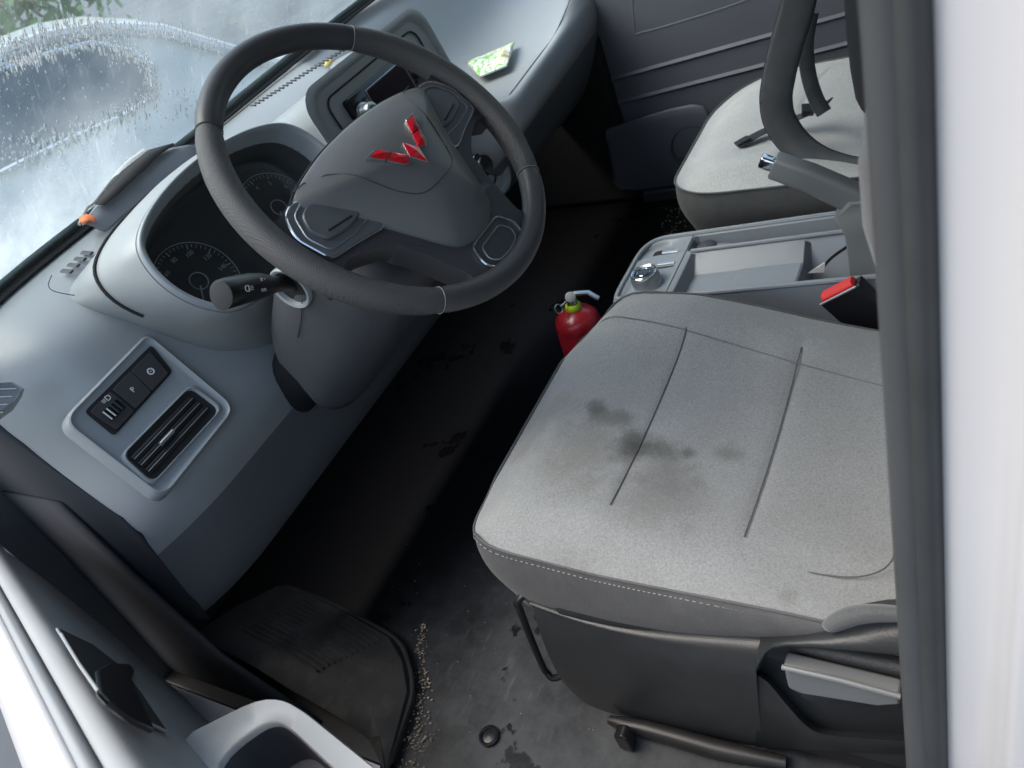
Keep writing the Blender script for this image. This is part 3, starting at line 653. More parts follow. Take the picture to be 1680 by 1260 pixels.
# ---- round pod top behind the stack and embossed maker's letters on the tray wall
obj('centre_pod', *g_loft([[V((.56 + a, .52 + b_, .62)) for a, b_ in rrect(-.05, .055, -.13, .10, .045)], [V((.56 + a, .52 + b_, .665)) for a, b_ in rrect(-.05, .05, -.11, .09, .045)], [V((.55 + a, .53 + b_, .682)) for a, b_ in rrect(-.035, .03, -.07, .06, .03)], [V((.55 + a, .53 + b_, .684)) for a, b_ in rrect(-.01, .01, -.01, .01, .008)]], True, False, True), M_dash, DB, sub=1)
TF = F((.735, .594, .645), (1, 0, 0), (0, .33, .94))
text('embossed_letters', 'WULING', TF, 0, 0, .0005, .05, M_dash, DB, ext=.0012)
# ---- tray lip line
obj('tray_edge', *g_tube(spline([V((x, prof(x)[8].y + .001, prof(x)[8].z + .0006)) for x in (.62, .7, .8, .9, 1.0, 1.06)], 3), .0012, 5), M_lower, DB)

# ================================================================== STEERING COLUMN + STALK
WT = math.radians(50.0); WC = V((-.023, .047, .719)); WF = F(WC, (1, 0, 0), (0, math.cos(WT), math.sin(WT)))
SCo = thing('steering_column', 'dark grey steering column shroud below the wheel', 'steering column', (-.02, .35, .36))
def csec(h, x0, x1, v0, v1, r): return [WF(a, b_, h) for a, b_ in rrect(x0, x1, v0, v1, r, 5)]
obj('shroud', *g_loft([csec(-.060, -.060, .040, -.06, .03, .03), csec(-.066, -.078, .056, -.085, .045, .04), csec(-.10, -.096, .072, -.104, .055, .05), csec(-.16, -.102, .080, -.112, .055, .058), csec(-.23, -.104, .082, -.114, .05, .062)] +
    [[WF(a, b_, -.315 - (.055 if b_ < 0 else -.03) * sm(abs(b_ + .02), 0, .08)) for a, b_ in rrect(-.103, .082, -.114, .04, .062, 5)], [WF(a * .97, b_ * .97, -.317 - (.055 if b_ < 0 else -.03) * sm(abs(b_ + .02), 0, .08)) for a, b_ in rrect(-.103, .082, -.114, .04, .062, 5)]], True, True, True), M_shroud, SCo, sub=1)
obj('column_tube', *g_loft([csec(-.28, -.060, .055, -.075, .03, .04), csec(-.52, -.055, .055, -.055, .03, .04)], True, True, True), M_matte, SCo)
obj('shroud_joint', *g_tube([WF(-.1025, -.004, -.155), WF(-.1035, -.012, -.19), WF(-.1040, -.016, -.225)], .0006, 5), M_matte, SCo)
SR, ST_ = V((-.085, .010, -.155)), V((-.192, .046, -.100))
clf = F(WF(-.1005, .013, -.150), WF.v, WF.n)
if clf.n.x > 0: clf = F(clf.o, WF.n, WF.v)
obj('shroud_collar', *g_lathe(clf, [(.026, -.01), (.0275, .002), (.026, .005), (.0225, .004), (.0205, -.002)], 26), M_trim, SCo)
obj('collar_hole', *g_lathe(clf, [(.0003, -.001), (.0215, -.001)], 24), M_matte, SCo)
obj('ignition_cover', *g_lathe(F(WF(.052, -.075, -.075), WF.n.cross(WF.v), WF.v), [(.010, -.01), (.010, .006), (.006, .008), (.0003, .008)], 20), M_black, SCo)
sd_ = (ST_ - SR).normalized(); sxv = V((0, 0, 1)).cross(sd_).normalized(); syv = sd_.cross(sxv)
def sp3(t_): return SR.lerp(ST_, t_) + V((0, .006 * math.sin(t_ * 3), 0))
def w3(p): return WF(p.x, p.y, p.z)
stk = obj('indicator_stalk', *g_loft([[w3(sp3(t_) + sxv * (r * math.cos(a)) + syv * (r * .86 * math.sin(a))) for a in [2 * math.pi * k / 18 for k in range(18)]] for t_, r in ((0, .010), (.15, .0095), (.32, .0100), (.45, .0140), (.6, .0158), (.85, .0165), (.97, .0162), (1.0, .0148))], True, True, True), M_black, SCo, angle=50)
te = w3(ST_) ; tdir = (w3(ST_) - w3(SR)).normalized()
obj('stalk_cap', *g_lathe(F(te, tdir.orthogonal(), tdir.cross(tdir.orthogonal())), [(.0003, .0010), (.0125, .0008), (.0150, -.0002)], 20), pm('stalk_cap_grey', (.035, .036, .038), .7, spec=.2), stk)
vwS = (CAM - w3(sp3(.7))).normalized(); vwS = (vwS - tdir * vwS.dot(tdir)).normalized()
SY = F(w3(sp3(.70)) + vwS * .0172, tdir, vwS.cross(tdir))
text('stalk_symbol', '≡D', SY, .010, .0, .0004, .010, M_mark, stk); text('stalk_symbol', 'oo', SY, -.012, .005, -.0005, .007, M_mark, stk); text('stalk_symbol', '- x', SY, -.014, -.006, -.0008, .007, M_mark, stk)

# ================================================================== STEERING WHEEL
SW = thing('steering_wheel', 'dark grey leather steering wheel with red winged emblem', 'steering wheel', tuple(WC))
RM, RT = .1755, .0140
def arc(a0, a1, n_=28): return [math.radians(lerp(a0, a1, k / n_)) for k in range(n_ + 1)]
def rimseg(a0, a1, bulge):
    rings = []
    for a in arc(a0, a1):
        d = math.degrees(a); e = min(d - a0, a1 - d)
        r = RT + bulge * sm(e, 2, 22) - .0012 * (1 - sm(e, 0, 1.4)); q = []
        for k in range(20):
            t_ = 2 * math.pi * k / 20
            q.append(WF((RM + r * math.cos(t_) * .95) * math.cos(a), (RM + r * math.cos(t_) * .95) * math.sin(a), r * math.sin(t_) * 1.05))
        rings.append(q)
    return g_loft(rings, True, True, True)
for a0, a1, m_, bu in ((45.3, 128.9, M_wheel, 0), (129.3, 229.8, M_perf, .0015), (230.2, 313.3, M_wheel, 0), (313.7, 404.9, M_perf, .0015)):
    obj('rim', *rimseg(a0, a1, bu), m_, SW)
for a in (45.1, 129.1, 230, 313.5):
    a = math.radians(a)
    obj('rim_stitch', *g_tube([WF((RM + (RT - .0009) * math.cos(k * .314)) * math.cos(a), (RM + (RT - .0009) * math.cos(k * .314)) * math.sin(a), (RT - .0004) * 1.05 * math.sin(k * .314)) for k in range(20)], .00045, 5, closed=True), M_cord if a > 3.9 or a < 1 else M_seam, SW)
def mir(pts): return [(-a, b_) for a, b_ in pts][::-1]
# spokes
lsp = [(-.168, .036), (-.150, .030), (-.120, .036), (-.06, .045), (-.03, .02), (-.062, -.098), (-.090, -.064), (-.120, -.048), (-.146, -.042), (-.172, -.056)]
bsp = [(-.090, -.066), (-.076, -.095), (-.061, -.147), (-.070, -.163), (-.05, -.172), (0, -.178), (.05, -.172), (.070, -.163), (.061, -.147), (.076, -.095), (.090, -.066), (.05, -.05), (-.05, -.05)]
def spoke(pts, top):
    P = rpoly(pts, .01, 3)
    return g_loft([[WF(a * .985, b_ * .985, -.030) for a, b_ in P], [WF(a, b_, -.022) for a, b_ in P], [WF(a, b_, top - .004) for a, b_ in P], [WF(a * .985, b_ * .985, top) for a, b_ in P]], True, True, True)
obj('spoke', *spoke(lsp, .001), M_spoke, SW, angle=60)
obj('spoke', *spoke(mir(lsp), .001), M_spoke, SW, angle=60)
obj('spoke', *spoke(bsp, .0006), M_spoke, SW, angle=60)
obj('hub', *g_lathe(F(WF(0, -.04, -.03), WF.u, WF.v), [(.045, -.06), (.075, -.02), (.080, .0), (.078, .02)], 32, True, True), M_spoke, SW)
# button pods in the side spokes, each with a chrome outline
for sgn in (-1, 1):
    def sg(pts): return [(a * -sgn, b_) for a, b_ in pts] if sgn == 1 else pts
    podp = sg([(-.157, .006), (-.145, .026), (-.128, .032), (-.098, .020), (-.062, -.030), (-.080, -.048), (-.120, -.038), (-.152, -.032)])
    pr = rpoly(podp, .008, 4)
    pdo = obj('button_pod', *g_loft([[WF(a, b_, -.006) for a, b_ in pr], [WF(a, b_, .003) for a, b_ in pr], [WF(a * .99, b_ * .97, .0048) for a, b_ in pr]], True, False, True), M_button, SW, angle=40)
    obj('chrome_edge', *g_tube([WF(a, b_, .0038) for a, b_ in pr], .0013, 6, closed=True), M_chrome, pdo)
    ins = rpoly(sg([(-.144, .000), (-.134, .016), (-.118, .020), (-.090, -.006), (-.086, -.022), (-.110, -.024), (-.138, -.018)]), .006, 4)
    obj('chrome_edge', *g_tube([WF(a, b_, .0052) for a, b_ in rpoly(sg([(-.150, -.002), (-.138, .021), (-.118, .026), (-.080, -.014), (-.080, -.030), (-.110, -.031), (-.145, -.026)]), .006, 4)], .0009, 6, closed=True), M_satin, pdo)
    bt = obj('button', *g_loft([[WF(a, b_, .002) for a, b_ in ins], [WF(a, b_, .0072) for a, b_ in ins], [WF(a * .992, b_ * .94, .0086) for a, b_ in ins]], True, False, True), M_button, pdo, angle=40)
    obj('button_divider', *g_tube([WF(-sgn * -1 * .098 if sgn == 1 else -.098, -.018, .0088), WF(.130 if sgn == 1 else -.130, -.012, .0088)], .0011, 6), M_matte, bt)
bp_ = rpoly([(-.030, -.128), (-.040, -.150), (-.030, -.166), (0, -.170), (.030, -.166), (.040, -.150), (.030, -.128)], .008, 4)
pdo = obj('lower_trim', *g_prism(WF, bp_, -.004, .0015), M_spoke, SW, bev=.001)
obj('chrome_edge', *g_tube([WF(a, b_, .0024) for a, b_ in bp_], .0016, 6, closed=True), M_chrome, pdo)
obj('chrome_edge', *g_tube([WF(a * .72, -.150 + (b_ + .150) * .62, .0022) for a, b_ in bp_], .0009, 6, closed=True), M_satin, pdo)
# airbag cover: domed shield
hs = [(0, .052), (.045, .050), (.085, .044), (.115, .036), (.128, .026), (.113, .004), (.087, -.035), (.067, -.072), (.050, -.104), (.035, -.121), (0, -.129)]
sh = hs + [(-a, b_) for a, b_ in hs[-2:0:-1]]
sh = [(p.x, p.y) for p in spline([(a, b_, 0) for a, b_ in sh], 3, True)]
cv = -.030
def dome(s): return .030 * (1 - s ** 2.6) + .002
def ash(s, h): return [WF(a * s, cv + (b_ - cv) * s, h) for a, b_ in sh]
rings = [ash(.955, -.020), ash(.985, -.006), ash(1.0, .001)] + [ash(s, dome(s)) for s in (.98, .94, .87, .77, .64, .5, .35, .2, .08)]
ab = obj('airbag_cover', *g_loft(rings, True, False, True), M_airbag, SW, angle=60)
def domeh(a, b_):           # height of the dome above (a, b)
    d = math.hypot(a, b_ - cv); th = math.atan2(b_ - cv, a)
    best = min(sh, key=lambda p: abs((math.atan2(p[1] - cv, p[0]) - th + math.pi) % (2 * math.pi) - math.pi))
    return dome(min(1, d / math.hypot(best[0], best[1] - cv)))
sl = [(-.116, .040), (-.094, .036), (-.074, .016), (-.058, -.020), (-.042, -.048), (-.026, -.060), (0, -.062), (.026, -.060), (.042, -.048), (.058, -.020), (.074, .016), (.094, .036), (.116, .040)]
sl = [(p.x, p.y) for p in spline([(a, b_, 0) for a, b_ in sl], 5)]
obj('tear_seam', *g_tube([WF(a, b_, domeh(a, b_) - .0001) for a, b_ in sl], .0006, 6), M_spoke, ab)
obj('cover_gap', *g_tube([WF(a * 1.008, cv + (b_ - cv) * 1.008, -.003) for a, b_ in sh], .0022, 6, closed=True), M_matte, ab)
TXF = F(WF(.03, -.095, domeh(.03, -.095) + .0003), WF.u, WF.v + WF.n * -.25)
text('embossed_letters', 'SRS', TXF, 0, .008, 0, .009, M_button, ab, ext=.0003); text('embossed_letters', 'AIRBAG', TXF, 0, -.006, -.0005, .009, M_button, ab, ext=.0003)
# red winged emblem: five faceted lozenges on a chrome backing
EH = .0335; ED = -.0065
def facet(pts, peak=.0026):
    n_ = len(pts); c = (sum(p[0] for p in pts) / n_, sum(p[1] for p in pts) / n_)
    lo = [WF(a, b_ + ED, EH) for a, b_ in pts]; md = [WF(a, b_ + ED, EH + .002) for a, b_ in pts]
    return lo + md + [WF(c[0], c[1] + ED, EH + .002 + peak)], [(i, (i + 1) % n_, n_ + (i + 1) % n_, n_ + i) for i in range(n_)] + [(n_ + i, n_ + (i + 1) % n_, 2 * n_) for i in range(n_)]
ep = [[(-.0405, .0085), (-.0275, .0085), (-.0190, -.0035), (-.0300, -.0045)], [(-.0295, -.0055), (-.0182, -.0045), (-.0088, -.0165), (-.0160, -.0205), (-.0215, -.0175)]]
ep += [[(-a, b_) for a, b_ in p[::-1]] for p in ep]
ep += [[(0, -.004), (.0082, -.0172), (0, -.032), (-.0082, -.0172)]]
em = obj('emblem', *merge(*[g_prism(WF, [(a * 1.15, (b_ + .011) * 1.18 - .011 + ED) for a, b_ in p], EH - .006, EH + .0008) for p in ep]), M_chrome, SW, bev=.0005)
for p in ep: obj('emblem_lozenge', *facet([(a * 1.06, (b_ + .011) * 1.06 - .011) for a, b_ in p]), M_red, em, smooth=False)

# ================================================================== DRIVER SEAT
def cushion(fn, ys, side_mat, top_mat, parent, ox=0, oy=0):
    """rows front to back; each row: left-bottom ... seam ... top ... right-bottom, split at the side seam"""
    rows = [[p + V((ox, oy, 0)) for p in fn(y)] for y in ys]
    return rows
def hx(y, s):                    # half outline of the cushion: x at the seam for depth y (0 front .. -.45 back)
    e = -y
    u = max(0, min(1, (e + .034) / .080)); k = math.sqrt(max(0, 1 - (1 - u) ** 2))
    if s < 0: return -(.158 + .072 * k) - .004 * sm(e, .05, .40)
    return (.150 + .066 * k) - .004 * sm(e, .1, .45)
def ztop(x, y):
    e = -y; z = .352 - .055 * sm(e, .08, .48) - .034 * (1 - sm(e, -.034, .035))
    z += -.010 * (1 - (x / .15) ** 2 if abs(x) < .15 else 0) * sm(e, .05, .2)      # shallow dish
    b_ = sm(x, .10, .19) * sm(e, -.01, .06); z += b_ * (.016 * (1 - sm(e, .10, .30)) - .012 * sm(e, .22, .42))
    return z
YS = [.034, .0325, .029, .022, .012, .0, -.02, -.05, -.09, -.14, -.148, -.152, -.156, -.2, -.25, -.288, -.292, -.296, -.300, -.34, -.38, -.42, -.46, -.49]
ZLe, ZLz = [-.034, 0, .06, .12, .17, .27, .35, .45, .5], [.312, .337, .331, .322, .318, .318, .317, .308, .30]
def crow(y):
    e = -y; xl, xr = hx(y, -1), hx(y, 1); pts = []
    N_ = 26
    zl, zr = ztop(-.2, y) - .012 - .006 * sm(e, .05, .3), ztop(.2, y) - .008
    for k in range(N_ + 1):
        t_ = k / N_; x = lerp(xl, xr, t_); z = ztop(x, y)
        dl, dr = x - xl, xr - x
        z = lerp(interp(e, ZLe, ZLz), z, sm(dl, 0, .055)) - .012 * (1 - sm(dr, 0, .045))
        # sewn channels
        for yc in (-.152, -.294):
            if abs(y - yc) < .003 and -.165 < x < .150: z -= .0026 * sm(x, -.168, -.14) * (1 - sm(x, .14, .152))
        for xc in (.164 + .17 * min(0, y),):
            z -= .0035 * math.exp(-((x - xc) / .006) ** 2) * sm(e, .0, .06)
        pts.append(V((x, y, z)))
    return pts
DS = thing('driver_seat', 'light grey cloth driver seat with dark grease stains on the cushion', 'seat', (0, -.25, 0))
top = [crow(y) for y in YS]
obj('seat_cushion', *g_loft(top, False), M_seat, DS, sub=1)
# dark side band under the stitched seam, all round the front
loop = [r[0] for r in top][::-1] + top[0][1:-1] + [r[-1] for r in top]
def band(p, t_):
    y = p.y; left = p.x < -.12
    depth = interp(-y, [0, .13, .24, .37, .45], [.130, .123, .100, .045, .03]) if left else .10
    if abs(p.x) < .16 and y > 0: depth = .12
    zb = p.z - depth * t_; c = V((0, -.25, 0)); d = V((p.x, p.y, 0)) - c
    ins = .009 * math.sin(math.pi * min(1, t_ * 1.1) ** .8) - .010 * max(0, t_ - .5)
    q = p + d.normalized() * ins; return V((q.x, q.y, zb))
obj('cushion_side', *g_loft([[band(p, t_) for p in loop] for t_ in (0, .06, .15, .3, .5, .7, .88, 1.0)], False), M_seatside, DS, sub=1)
obj('piping', *g_tube([p + V((0, 0, .0008)) for p in spline(loop, 2)], .0016, 6), M_seatside, DS)
# stitches below the piping: short pale dashes
lp = spline(loop, 3); acc = 0; sv_, sf_ = [], []
for a, b_ in zip(lp, lp[1:]):
    L = (b_ - a).length; n_ = max(1, int(L / .0052))
    for k in range(n_):
        p = a.lerp(b_, (k + .2) / n_); q = a.lerp(b_, (k + .72) / n_); d = V((p.x, p.y + .25, 0)).normalized() * .0032
        p, q = p + d + V((0, 0, -.0058)), q + d + V((0, 0, -.0058))
        vv, ff = g_tube([p, q], .0005, 4); kk = len(sv_); sv_ += vv; sf_ += [tuple(i + kk for i in g_) for g_ in ff]
o = obj('stitching', sv_, sf_, M_cord, DS); o['kind'] = 'stuff'
def seamtube(pts, r=.0007): return g_tube(spline(pts, 4), r, 5)
for yc in (-.152, -.294):
    obj('cushion_seam', *seamtube([V((x, yc, ztop(x, yc) - .0019 * sm(x, -.168, -.14) * (1 - sm(x, .14, .152)) + .0012)) for x in [lerp(-.158, .142, k / 12) for k in range(13)]]), M_seam, DS)
obj('cushion_seam', *seamtube([V((.164 + .17 * y, y, ztop(.164 + .17 * y, y) - .0004)) for y in [lerp(.0, -.46, k / 12) for k in range(13)]], .0007), pm('seam_grey', (.17, .173, .175), .9), DS)
obj('cushion_seam', *seamtube([UZ(x, y, .306) + V((0, 0, .003)) for x, y in ((1310, 938), (1350, 946), (1400, 950), (1440, 942), (1462, 925), (1470, 900))], .0008), M_seam, DS)
# backrest (mostly hidden behind the pillar)
def brow(z):
    yb = -.520 + .055 * sm(z, .50, .70) - .08 * sm(z, .72, .95); w_ = .225 - .01 * sm(z, .6, .85)
    return [V((.0 + a, yb + b_, z)) for a, b_ in ((-w_, -.06), (-w_ - .006, -.02), (-w_ + .012, .030), (-w_ + .06, .034), (-.10, .008), (0, .0), (.10, .008), (w_ - .06, .038), (w_ - .012, .034), (w_ + .006, -.02), (w_, -.06), (w_ - .04, -.09), (0, -.10), (-w_ + .04, -.09))]
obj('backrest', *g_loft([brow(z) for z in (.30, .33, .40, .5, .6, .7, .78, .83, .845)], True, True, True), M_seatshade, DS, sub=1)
# plastic base
X0 = -.250
bu = [UX(px, py, X0) for px, py in ((862, 990), (905, 1015), (1000, 1048), (1120, 1078), (1240, 1103))]
LX = (-.236, -.239, -.244, -.250, -.256); bu = [UX(px, py, x) for (px, py), x in zip(((874, 1000), (910, 1016), (1000, 1048), (1120, 1078), (1240, 1103)), LX)]; lipp = bu
bot = [UX(px, py, X0 + .012) for px, py in ((928, 1128), (958, 1162), (1030, 1198), (1150, 1218), (1250, 1226))]
inner = [UX(px, py, x) for (px, py), x in zip(((866, 988), (906, 1003), (1000, 1030), (1120, 1044), (1246, 1048)), (-.234, -.235, -.237, -.238, -.238))]
midr = [V((X0 + .004, lerp(a.y, b_.y, .5), lerp(a.z, b_.z, .5))) for a, b_ in zip(lipp, bot)]
lower = [V((X0 + .02, p.y, p.z - .012)) for p in bot]; deep = [V((X0 + .06, p.y - .01, p.z - .015)) for p in bot]
def ext(r, y, dz=0): return r + [V((r[-1].x, y, r[-1].z + dz))]
obj('side_shield', *g_loft([[p + V((.03, 0, -.01)) for p in inner], inner, [lerp(a, b_, .55) + V((0, 0, .001)) for a, b_ in zip(inner, lipp)], [p + V((.004, 0, .003)) for p in lipp], [p + V((-.001, 0, -.004)) for p in lipp], midr, bot, lower, deep], False), M_seatbase, DS, sub=1)
# rear half of the shield with the recess for the recliner lever
ru = [UX(px, py, -.257) for px, py in ((1238, 1104), (1252, 1068), (1275, 1056), (1380, 1066), (1500, 1078))]
rin = [UX(px, py, -.238) for px, py in ((1248, 1046), (1268, 1046), (1300, 1044), (1390, 1030), (1510, 1010))]
tops = [V((-.235, -.318, .30)), V((-.235, -.34, .335)), V((-.235, -.36, .345)), V((-.24, -.41, .345)), V((-.24, -.49, .36))]
obj('shield_ledge', *g_loft([[p + V((.03, 0, -.01)) for p in rin], rin, [lerp(a, b_, .6) + V((0, 0, .006)) for a, b_ in zip(rin, ru)], ru, [p + V((.002, 0, -.006)) for p in ru], [p + V((.030, -.004, -.014)) for p in ru]], False), M_seatbase, DS, sub=1)
PXS = ((1243, 1108), (1262, 1122), (1292, 1158), (1322, 1190), (1352, 1205), (1420, 1212), (1510, 1218))
rm = spline([UX(px, py, X0) for px, py in PXS], 3)
rl = spline([UX(px, py, X0 + .012) for px, py in ((1240, 1226), (1262, 1227), (1300, 1229), (1340, 1231), (1380, 1233), (1430, 1235), (1510, 1238))], 3)
rd = spline([UX(px, py, X0 + .028) for px, py in ((1256, 1104), (1276, 1114), (1306, 1146), (1334, 1174), (1362, 1188), (1424, 1193), (1510, 1198))], 3)
rt = [V((X0 + .03, p.y, p.z + .06)) for p in rd]
obj('shield_recess', *g_loft([rt, [lerp(a, b_, .6) for a, b_ in zip(rt, rd)], rd, [lerp(a, b_, .85) + V((0, 0, .0008)) for a, b_ in zip(rd, rm)], rm, [lerp(a, b_, .15) + V((-.0015, 0, 0)) for a, b_ in zip(rm, rl)], rl, [p + V((.02, 0, -.015)) for p in rl]], False), M_seatbase, DS, angle=70)
LV = [UX(px, py, X0 - .004) for px, py in ((1284, 1092), (1478, 1140), (1478, 1158), (1440, 1160), (1315, 1140), (1292, 1130))]
lv = obj('recliner_lever', [p for p in LV] + [p + V((.018, 0, -.002)) for p in LV], [(0, 1, 2, 3, 4, 5), (11, 10, 9, 8, 7, 6)] + [(i, (i + 1) % 6, 6 + (i + 1) % 6, 6 + i) for i in range(6)], M_lever, DS, bev=.004, seg=3)
obj('lever_ridge', *g_tube([LV[0] + V((-.002, 0, .001)), UX(1380, 1116, X0 - .006), LV[1] + V((-.002, 0, .001))], .0028, 8), M_lever, lv)
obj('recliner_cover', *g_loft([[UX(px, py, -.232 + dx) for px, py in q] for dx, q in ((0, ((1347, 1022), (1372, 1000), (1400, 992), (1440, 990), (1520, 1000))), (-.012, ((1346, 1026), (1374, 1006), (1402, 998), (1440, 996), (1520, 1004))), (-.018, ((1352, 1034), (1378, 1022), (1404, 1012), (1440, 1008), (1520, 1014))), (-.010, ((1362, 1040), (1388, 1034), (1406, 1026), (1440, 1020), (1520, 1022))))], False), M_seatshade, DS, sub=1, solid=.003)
# slide-release bar and runner under the cushion
br = [UX(px, py, -.232) for px, py in ((851, 985), (853, 1000), (868, 1040), (888, 1088), (897, 1103), (912, 1112))]
obj('slide_bar', *g_tube(spline([br[0] + V((.03, -.02, .01))] + br + [br[-1] + V((.03, -.03, 0))], 5), .0048, 10), M_black, DS)
obj('seat_rail', *g_box(WORLD, -.225, -.185, -.47, -.03, .006, .05), M_black, DS, bev=.004)
obj('seat_rail', *g_box(WORLD, .150, .190, -.47, -.03, .006, .05), M_black, DS, bev=.004)
obj('seat_box', *g_box(WORLD, -.235, .20, -.47, -.06, .04, .25), M_seatbase, DS, bev=.02)
obj('rail_foot', *g_prism(F(UZ(1022, 1204, .03), (0, -1, 0), (0, 0, 1)), rpoly([(-.010, -.028), (.010, -.028), (.011, .004), (.004, .012), (-.010, .004)], .004), -.009, .009), M_black, DS, bev=.003)
rc_ = UZ(1095, 1222, .012)
obj('rail_cover', *g_tube([rc_ + V((.012, .085, -.004)), rc_ + V((.010, .06, 0)), rc_ + V((.012, .03, .0)), rc_ + V((.012, -.06, 0)), rc_ + V((.02, -.14, -.004))], [.006, .010, .011, .012, .008], 14), pm('rail_cover_plastic', (.02, .019, .019), .45, var=.2, vscale=20), DS)
# belt buckle beside the cushion
BK = thing('seat_belt_buckle', 'black seat belt buckle with red release button', 'belt buckle', (.25, -.33, .12))
e0, e1 = UX(1346, 498, .248), UX(1405, 468, .248); bu_ = (e1 - e0).normalized()
KF_ = F((e0 + e1) / 2, bu_, V((0, .55, .84)))
bo = F(KF_.o, bu_, V((1, 0, 0)).cross(bu_)); 
wv = bo.v if bo.v.z > 0 else -bo.v
obj('buckle_body', *g_loft([[e0 + V((dx, 0, 0)) - wv * d0, e1 + V((dx, 0, 0)) + bu_ * .004 - wv * (d0 * .6), e1 + V((dx, 0, 0)) + bu_ * .006 - wv * .10, e0 + V((dx, 0, 0)) + bu_ * .008 - wv * .11] for dx, d0 in ((-.002, .003), (.0, .0), (.018, .0), (.020, .003))], True, True, True), M_black, BK, bev=.003)
obj('release_button', *g_loft([[e0 + V((dx, 0, 0)) + bu_ * .002 + wv * .0005, e1 + V((dx, 0, 0)) - bu_ * .002 + wv * .0005, e1 + V((dx, 0, 0)) - bu_ * .004 + wv * h, e0 + V((dx, 0, 0)) + bu_ * .006 + wv * h] for dx, h in ((-.001, .004), (.002, .008), (.014, .008), (.016, .004))], True, True, True), M_redb, BK, bev=.0015)
obj('tongue_slot', *g_tube([e0 - V((.003, 0, 0)) + wv * .0, e1 - V((.003, 0, 0))], .0016, 6), M_satin, BK)
obj('buckle_stalk', *g_tube([(e0 + e1) / 2 + V((.01, 0, -.10)), V((.252, -.36, .12)), V((.25, -.38, .03))], .009, 8), M_black, BK)

# ================================================================== CENTRE CONSOLE
CN = thing('centre_console', 'pale grey centre console with rotary gear selector and storage trays', 'console', (.38, -.2, 0))
c00, c01, c10, c11 = UZ(1003, 490, .292), UZ(1052, 408, .292), UZ(1420, 438, .315), UZ(1400, 343, .315)
def cz(y): return .289 - .07 * (y - .02)
def con(a, y, dz=0):               # a 0..1 across (driver side .. passenger side)
    u = max(0, min(1, (y + .018) / .050)); x0, x1 = .284 + .008 * u ** 3, .462 - .045 * (1 - math.sqrt(max(0, 1 - u * u)))
    return V((lerp(x0, x1, a), y, cz(y) + dz))
A_ = [-.018, -.006, .0, .03, .06, .10, .14, .5, .66, .70, .74, .80, .86, .90, .94, .97, 1.0, 1.006, 1.018]
def conrow(y, depth_a, depth_b, front=0):
    r = []
    for a in A_:
        dz = 0
        if a < 0: dz = -.006 if a > -.01 else -.20
        elif a > 1: dz = -.006 if a < 1.01 else -.20
        elif .06 < a < .68: dz = -depth_a * sm(a, .06, .10) * (1 - sm(a, .62, .67))
        elif .70 < a < .95: dz = -depth_b * sm(a, .70, .74) * (1 - sm(a, .90, .94))
        p = con(min(1, max(0, a)) if False else a, y, dz - front * (.0)); r.append(p)
    return r
# outer tub: deck with raised rim; the trays are recesses in it
YR = [.031, .0305, .029, .026, .022, .014, .0, -.012, -.016, -.022, -.05, -.058, -.062, -.07, -.078, -.10, -.16, -.22, -.249, -.253, -.257, -.30, -.40, -.47]
def da(y): return (.006 if -.058 < y < .03 else 0) * sm(y, -.058, -.05) * (1 - sm(y, .012, .024)) + .024 * (1 - sm(y, -.078, -.068)) + .055 * (1 - sm(y, -.256, -.250))
def dbb(y): return (.008 if y > -.05 else 0) * (1 - sm(y, .01, .03)) * sm(y, -.05, -.045) + .040 * (1 - sm(y, -.072, -.062))
rows = []
for y in YR:
    r = conrow(y, da(y), dbb(y))
    if y > .0302: r = [V((p.x, p.y, p.z - (.005 if y < .0308 else .20))) for p in r]
    # the front corner on the passenger side is cut back and rounded
    rows.append(r)
obj('console_tub', *g_loft(rows, False), M_console, CN, angle=50, bev=.002)
gp = [con(.08, .020, .0012 - .008), con(.92, .020, .0012 - .008), con(.92, -.052, .0012 - .008), con(.08, -.052, .0012 - .008)]
SEL = F((con(.5, -.016, -.008)), (1, 0, 0), (0, 1, -.07))
pr = rrect(-.068, .062, -.038, .026, .010)
sp_ = obj('selector_plate', *g_prism(SEL, pr, -.002, .0025), M_console, CN, bev=.001)
sl_ = rrect(.012, .066, -.028, .026, .006)
obj('display_recess', *g_prism(SEL, rpoly([(.002, .018), (.052, .018), (.056, .012), (.056, -.032), (.040, -.034), (.036, -.016), (.024, -.014), (.020, -.034), (.004, -.032), (.002, -.010)], .003), .0026, .0032), M_matte, sp_)
for bx, by in ((.047, -.012), (.014, -.014)):
    obj('toggle_button', *g_prism(SEL, rrect(bx - .0045, bx + .0045, by - .018, by + .014, .002), .003, .006), M_satin, sp_, bev=.001)
text('gear_letters', 'R N D', SEL, .030, .008, .0034, .008, M_mark, sp_, rot=-1.57)
kc = SEL.un(1060, 458, .012); KN = F(SEL(*kc, .0025), SEL.u, SEL.v)
kn = obj('gear_selector_knob', *g_lathe(KN, [(.0240, 0), (.0240, .002), (.0228, .004), (.0228, .019), (.0212, .022), (.0185, .0238), (.0165, .0225)], 48), M_satin, CN, angle=40)
for k in range(44):
    a = 2 * math.pi * k / 44
    obj('knurl', *g_tube([KN(.0230 * math.cos(a), .0230 * math.sin(a), .0050), KN(.0230 * math.cos(a), .0230 * math.sin(a), .0185)], .0007, 4), M_satin, kn)
obj('chrome_ring', *g_tube([KN(.0202 * math.cos(a), .0202 * math.sin(a), .0230) for a in [2 * math.pi * i / 40 for i in range(40)]], .0014, 6, closed=True), M_chrome, kn)
obj('knob_cap', *g_lathe(F(KN(0, 0, .0220), KN.u, KN.v), [(.0172, 0), (.0125, .0010), (.0095, .0006), (.009, .0014), (.0003, .0015)], 32), M_gloss, kn)
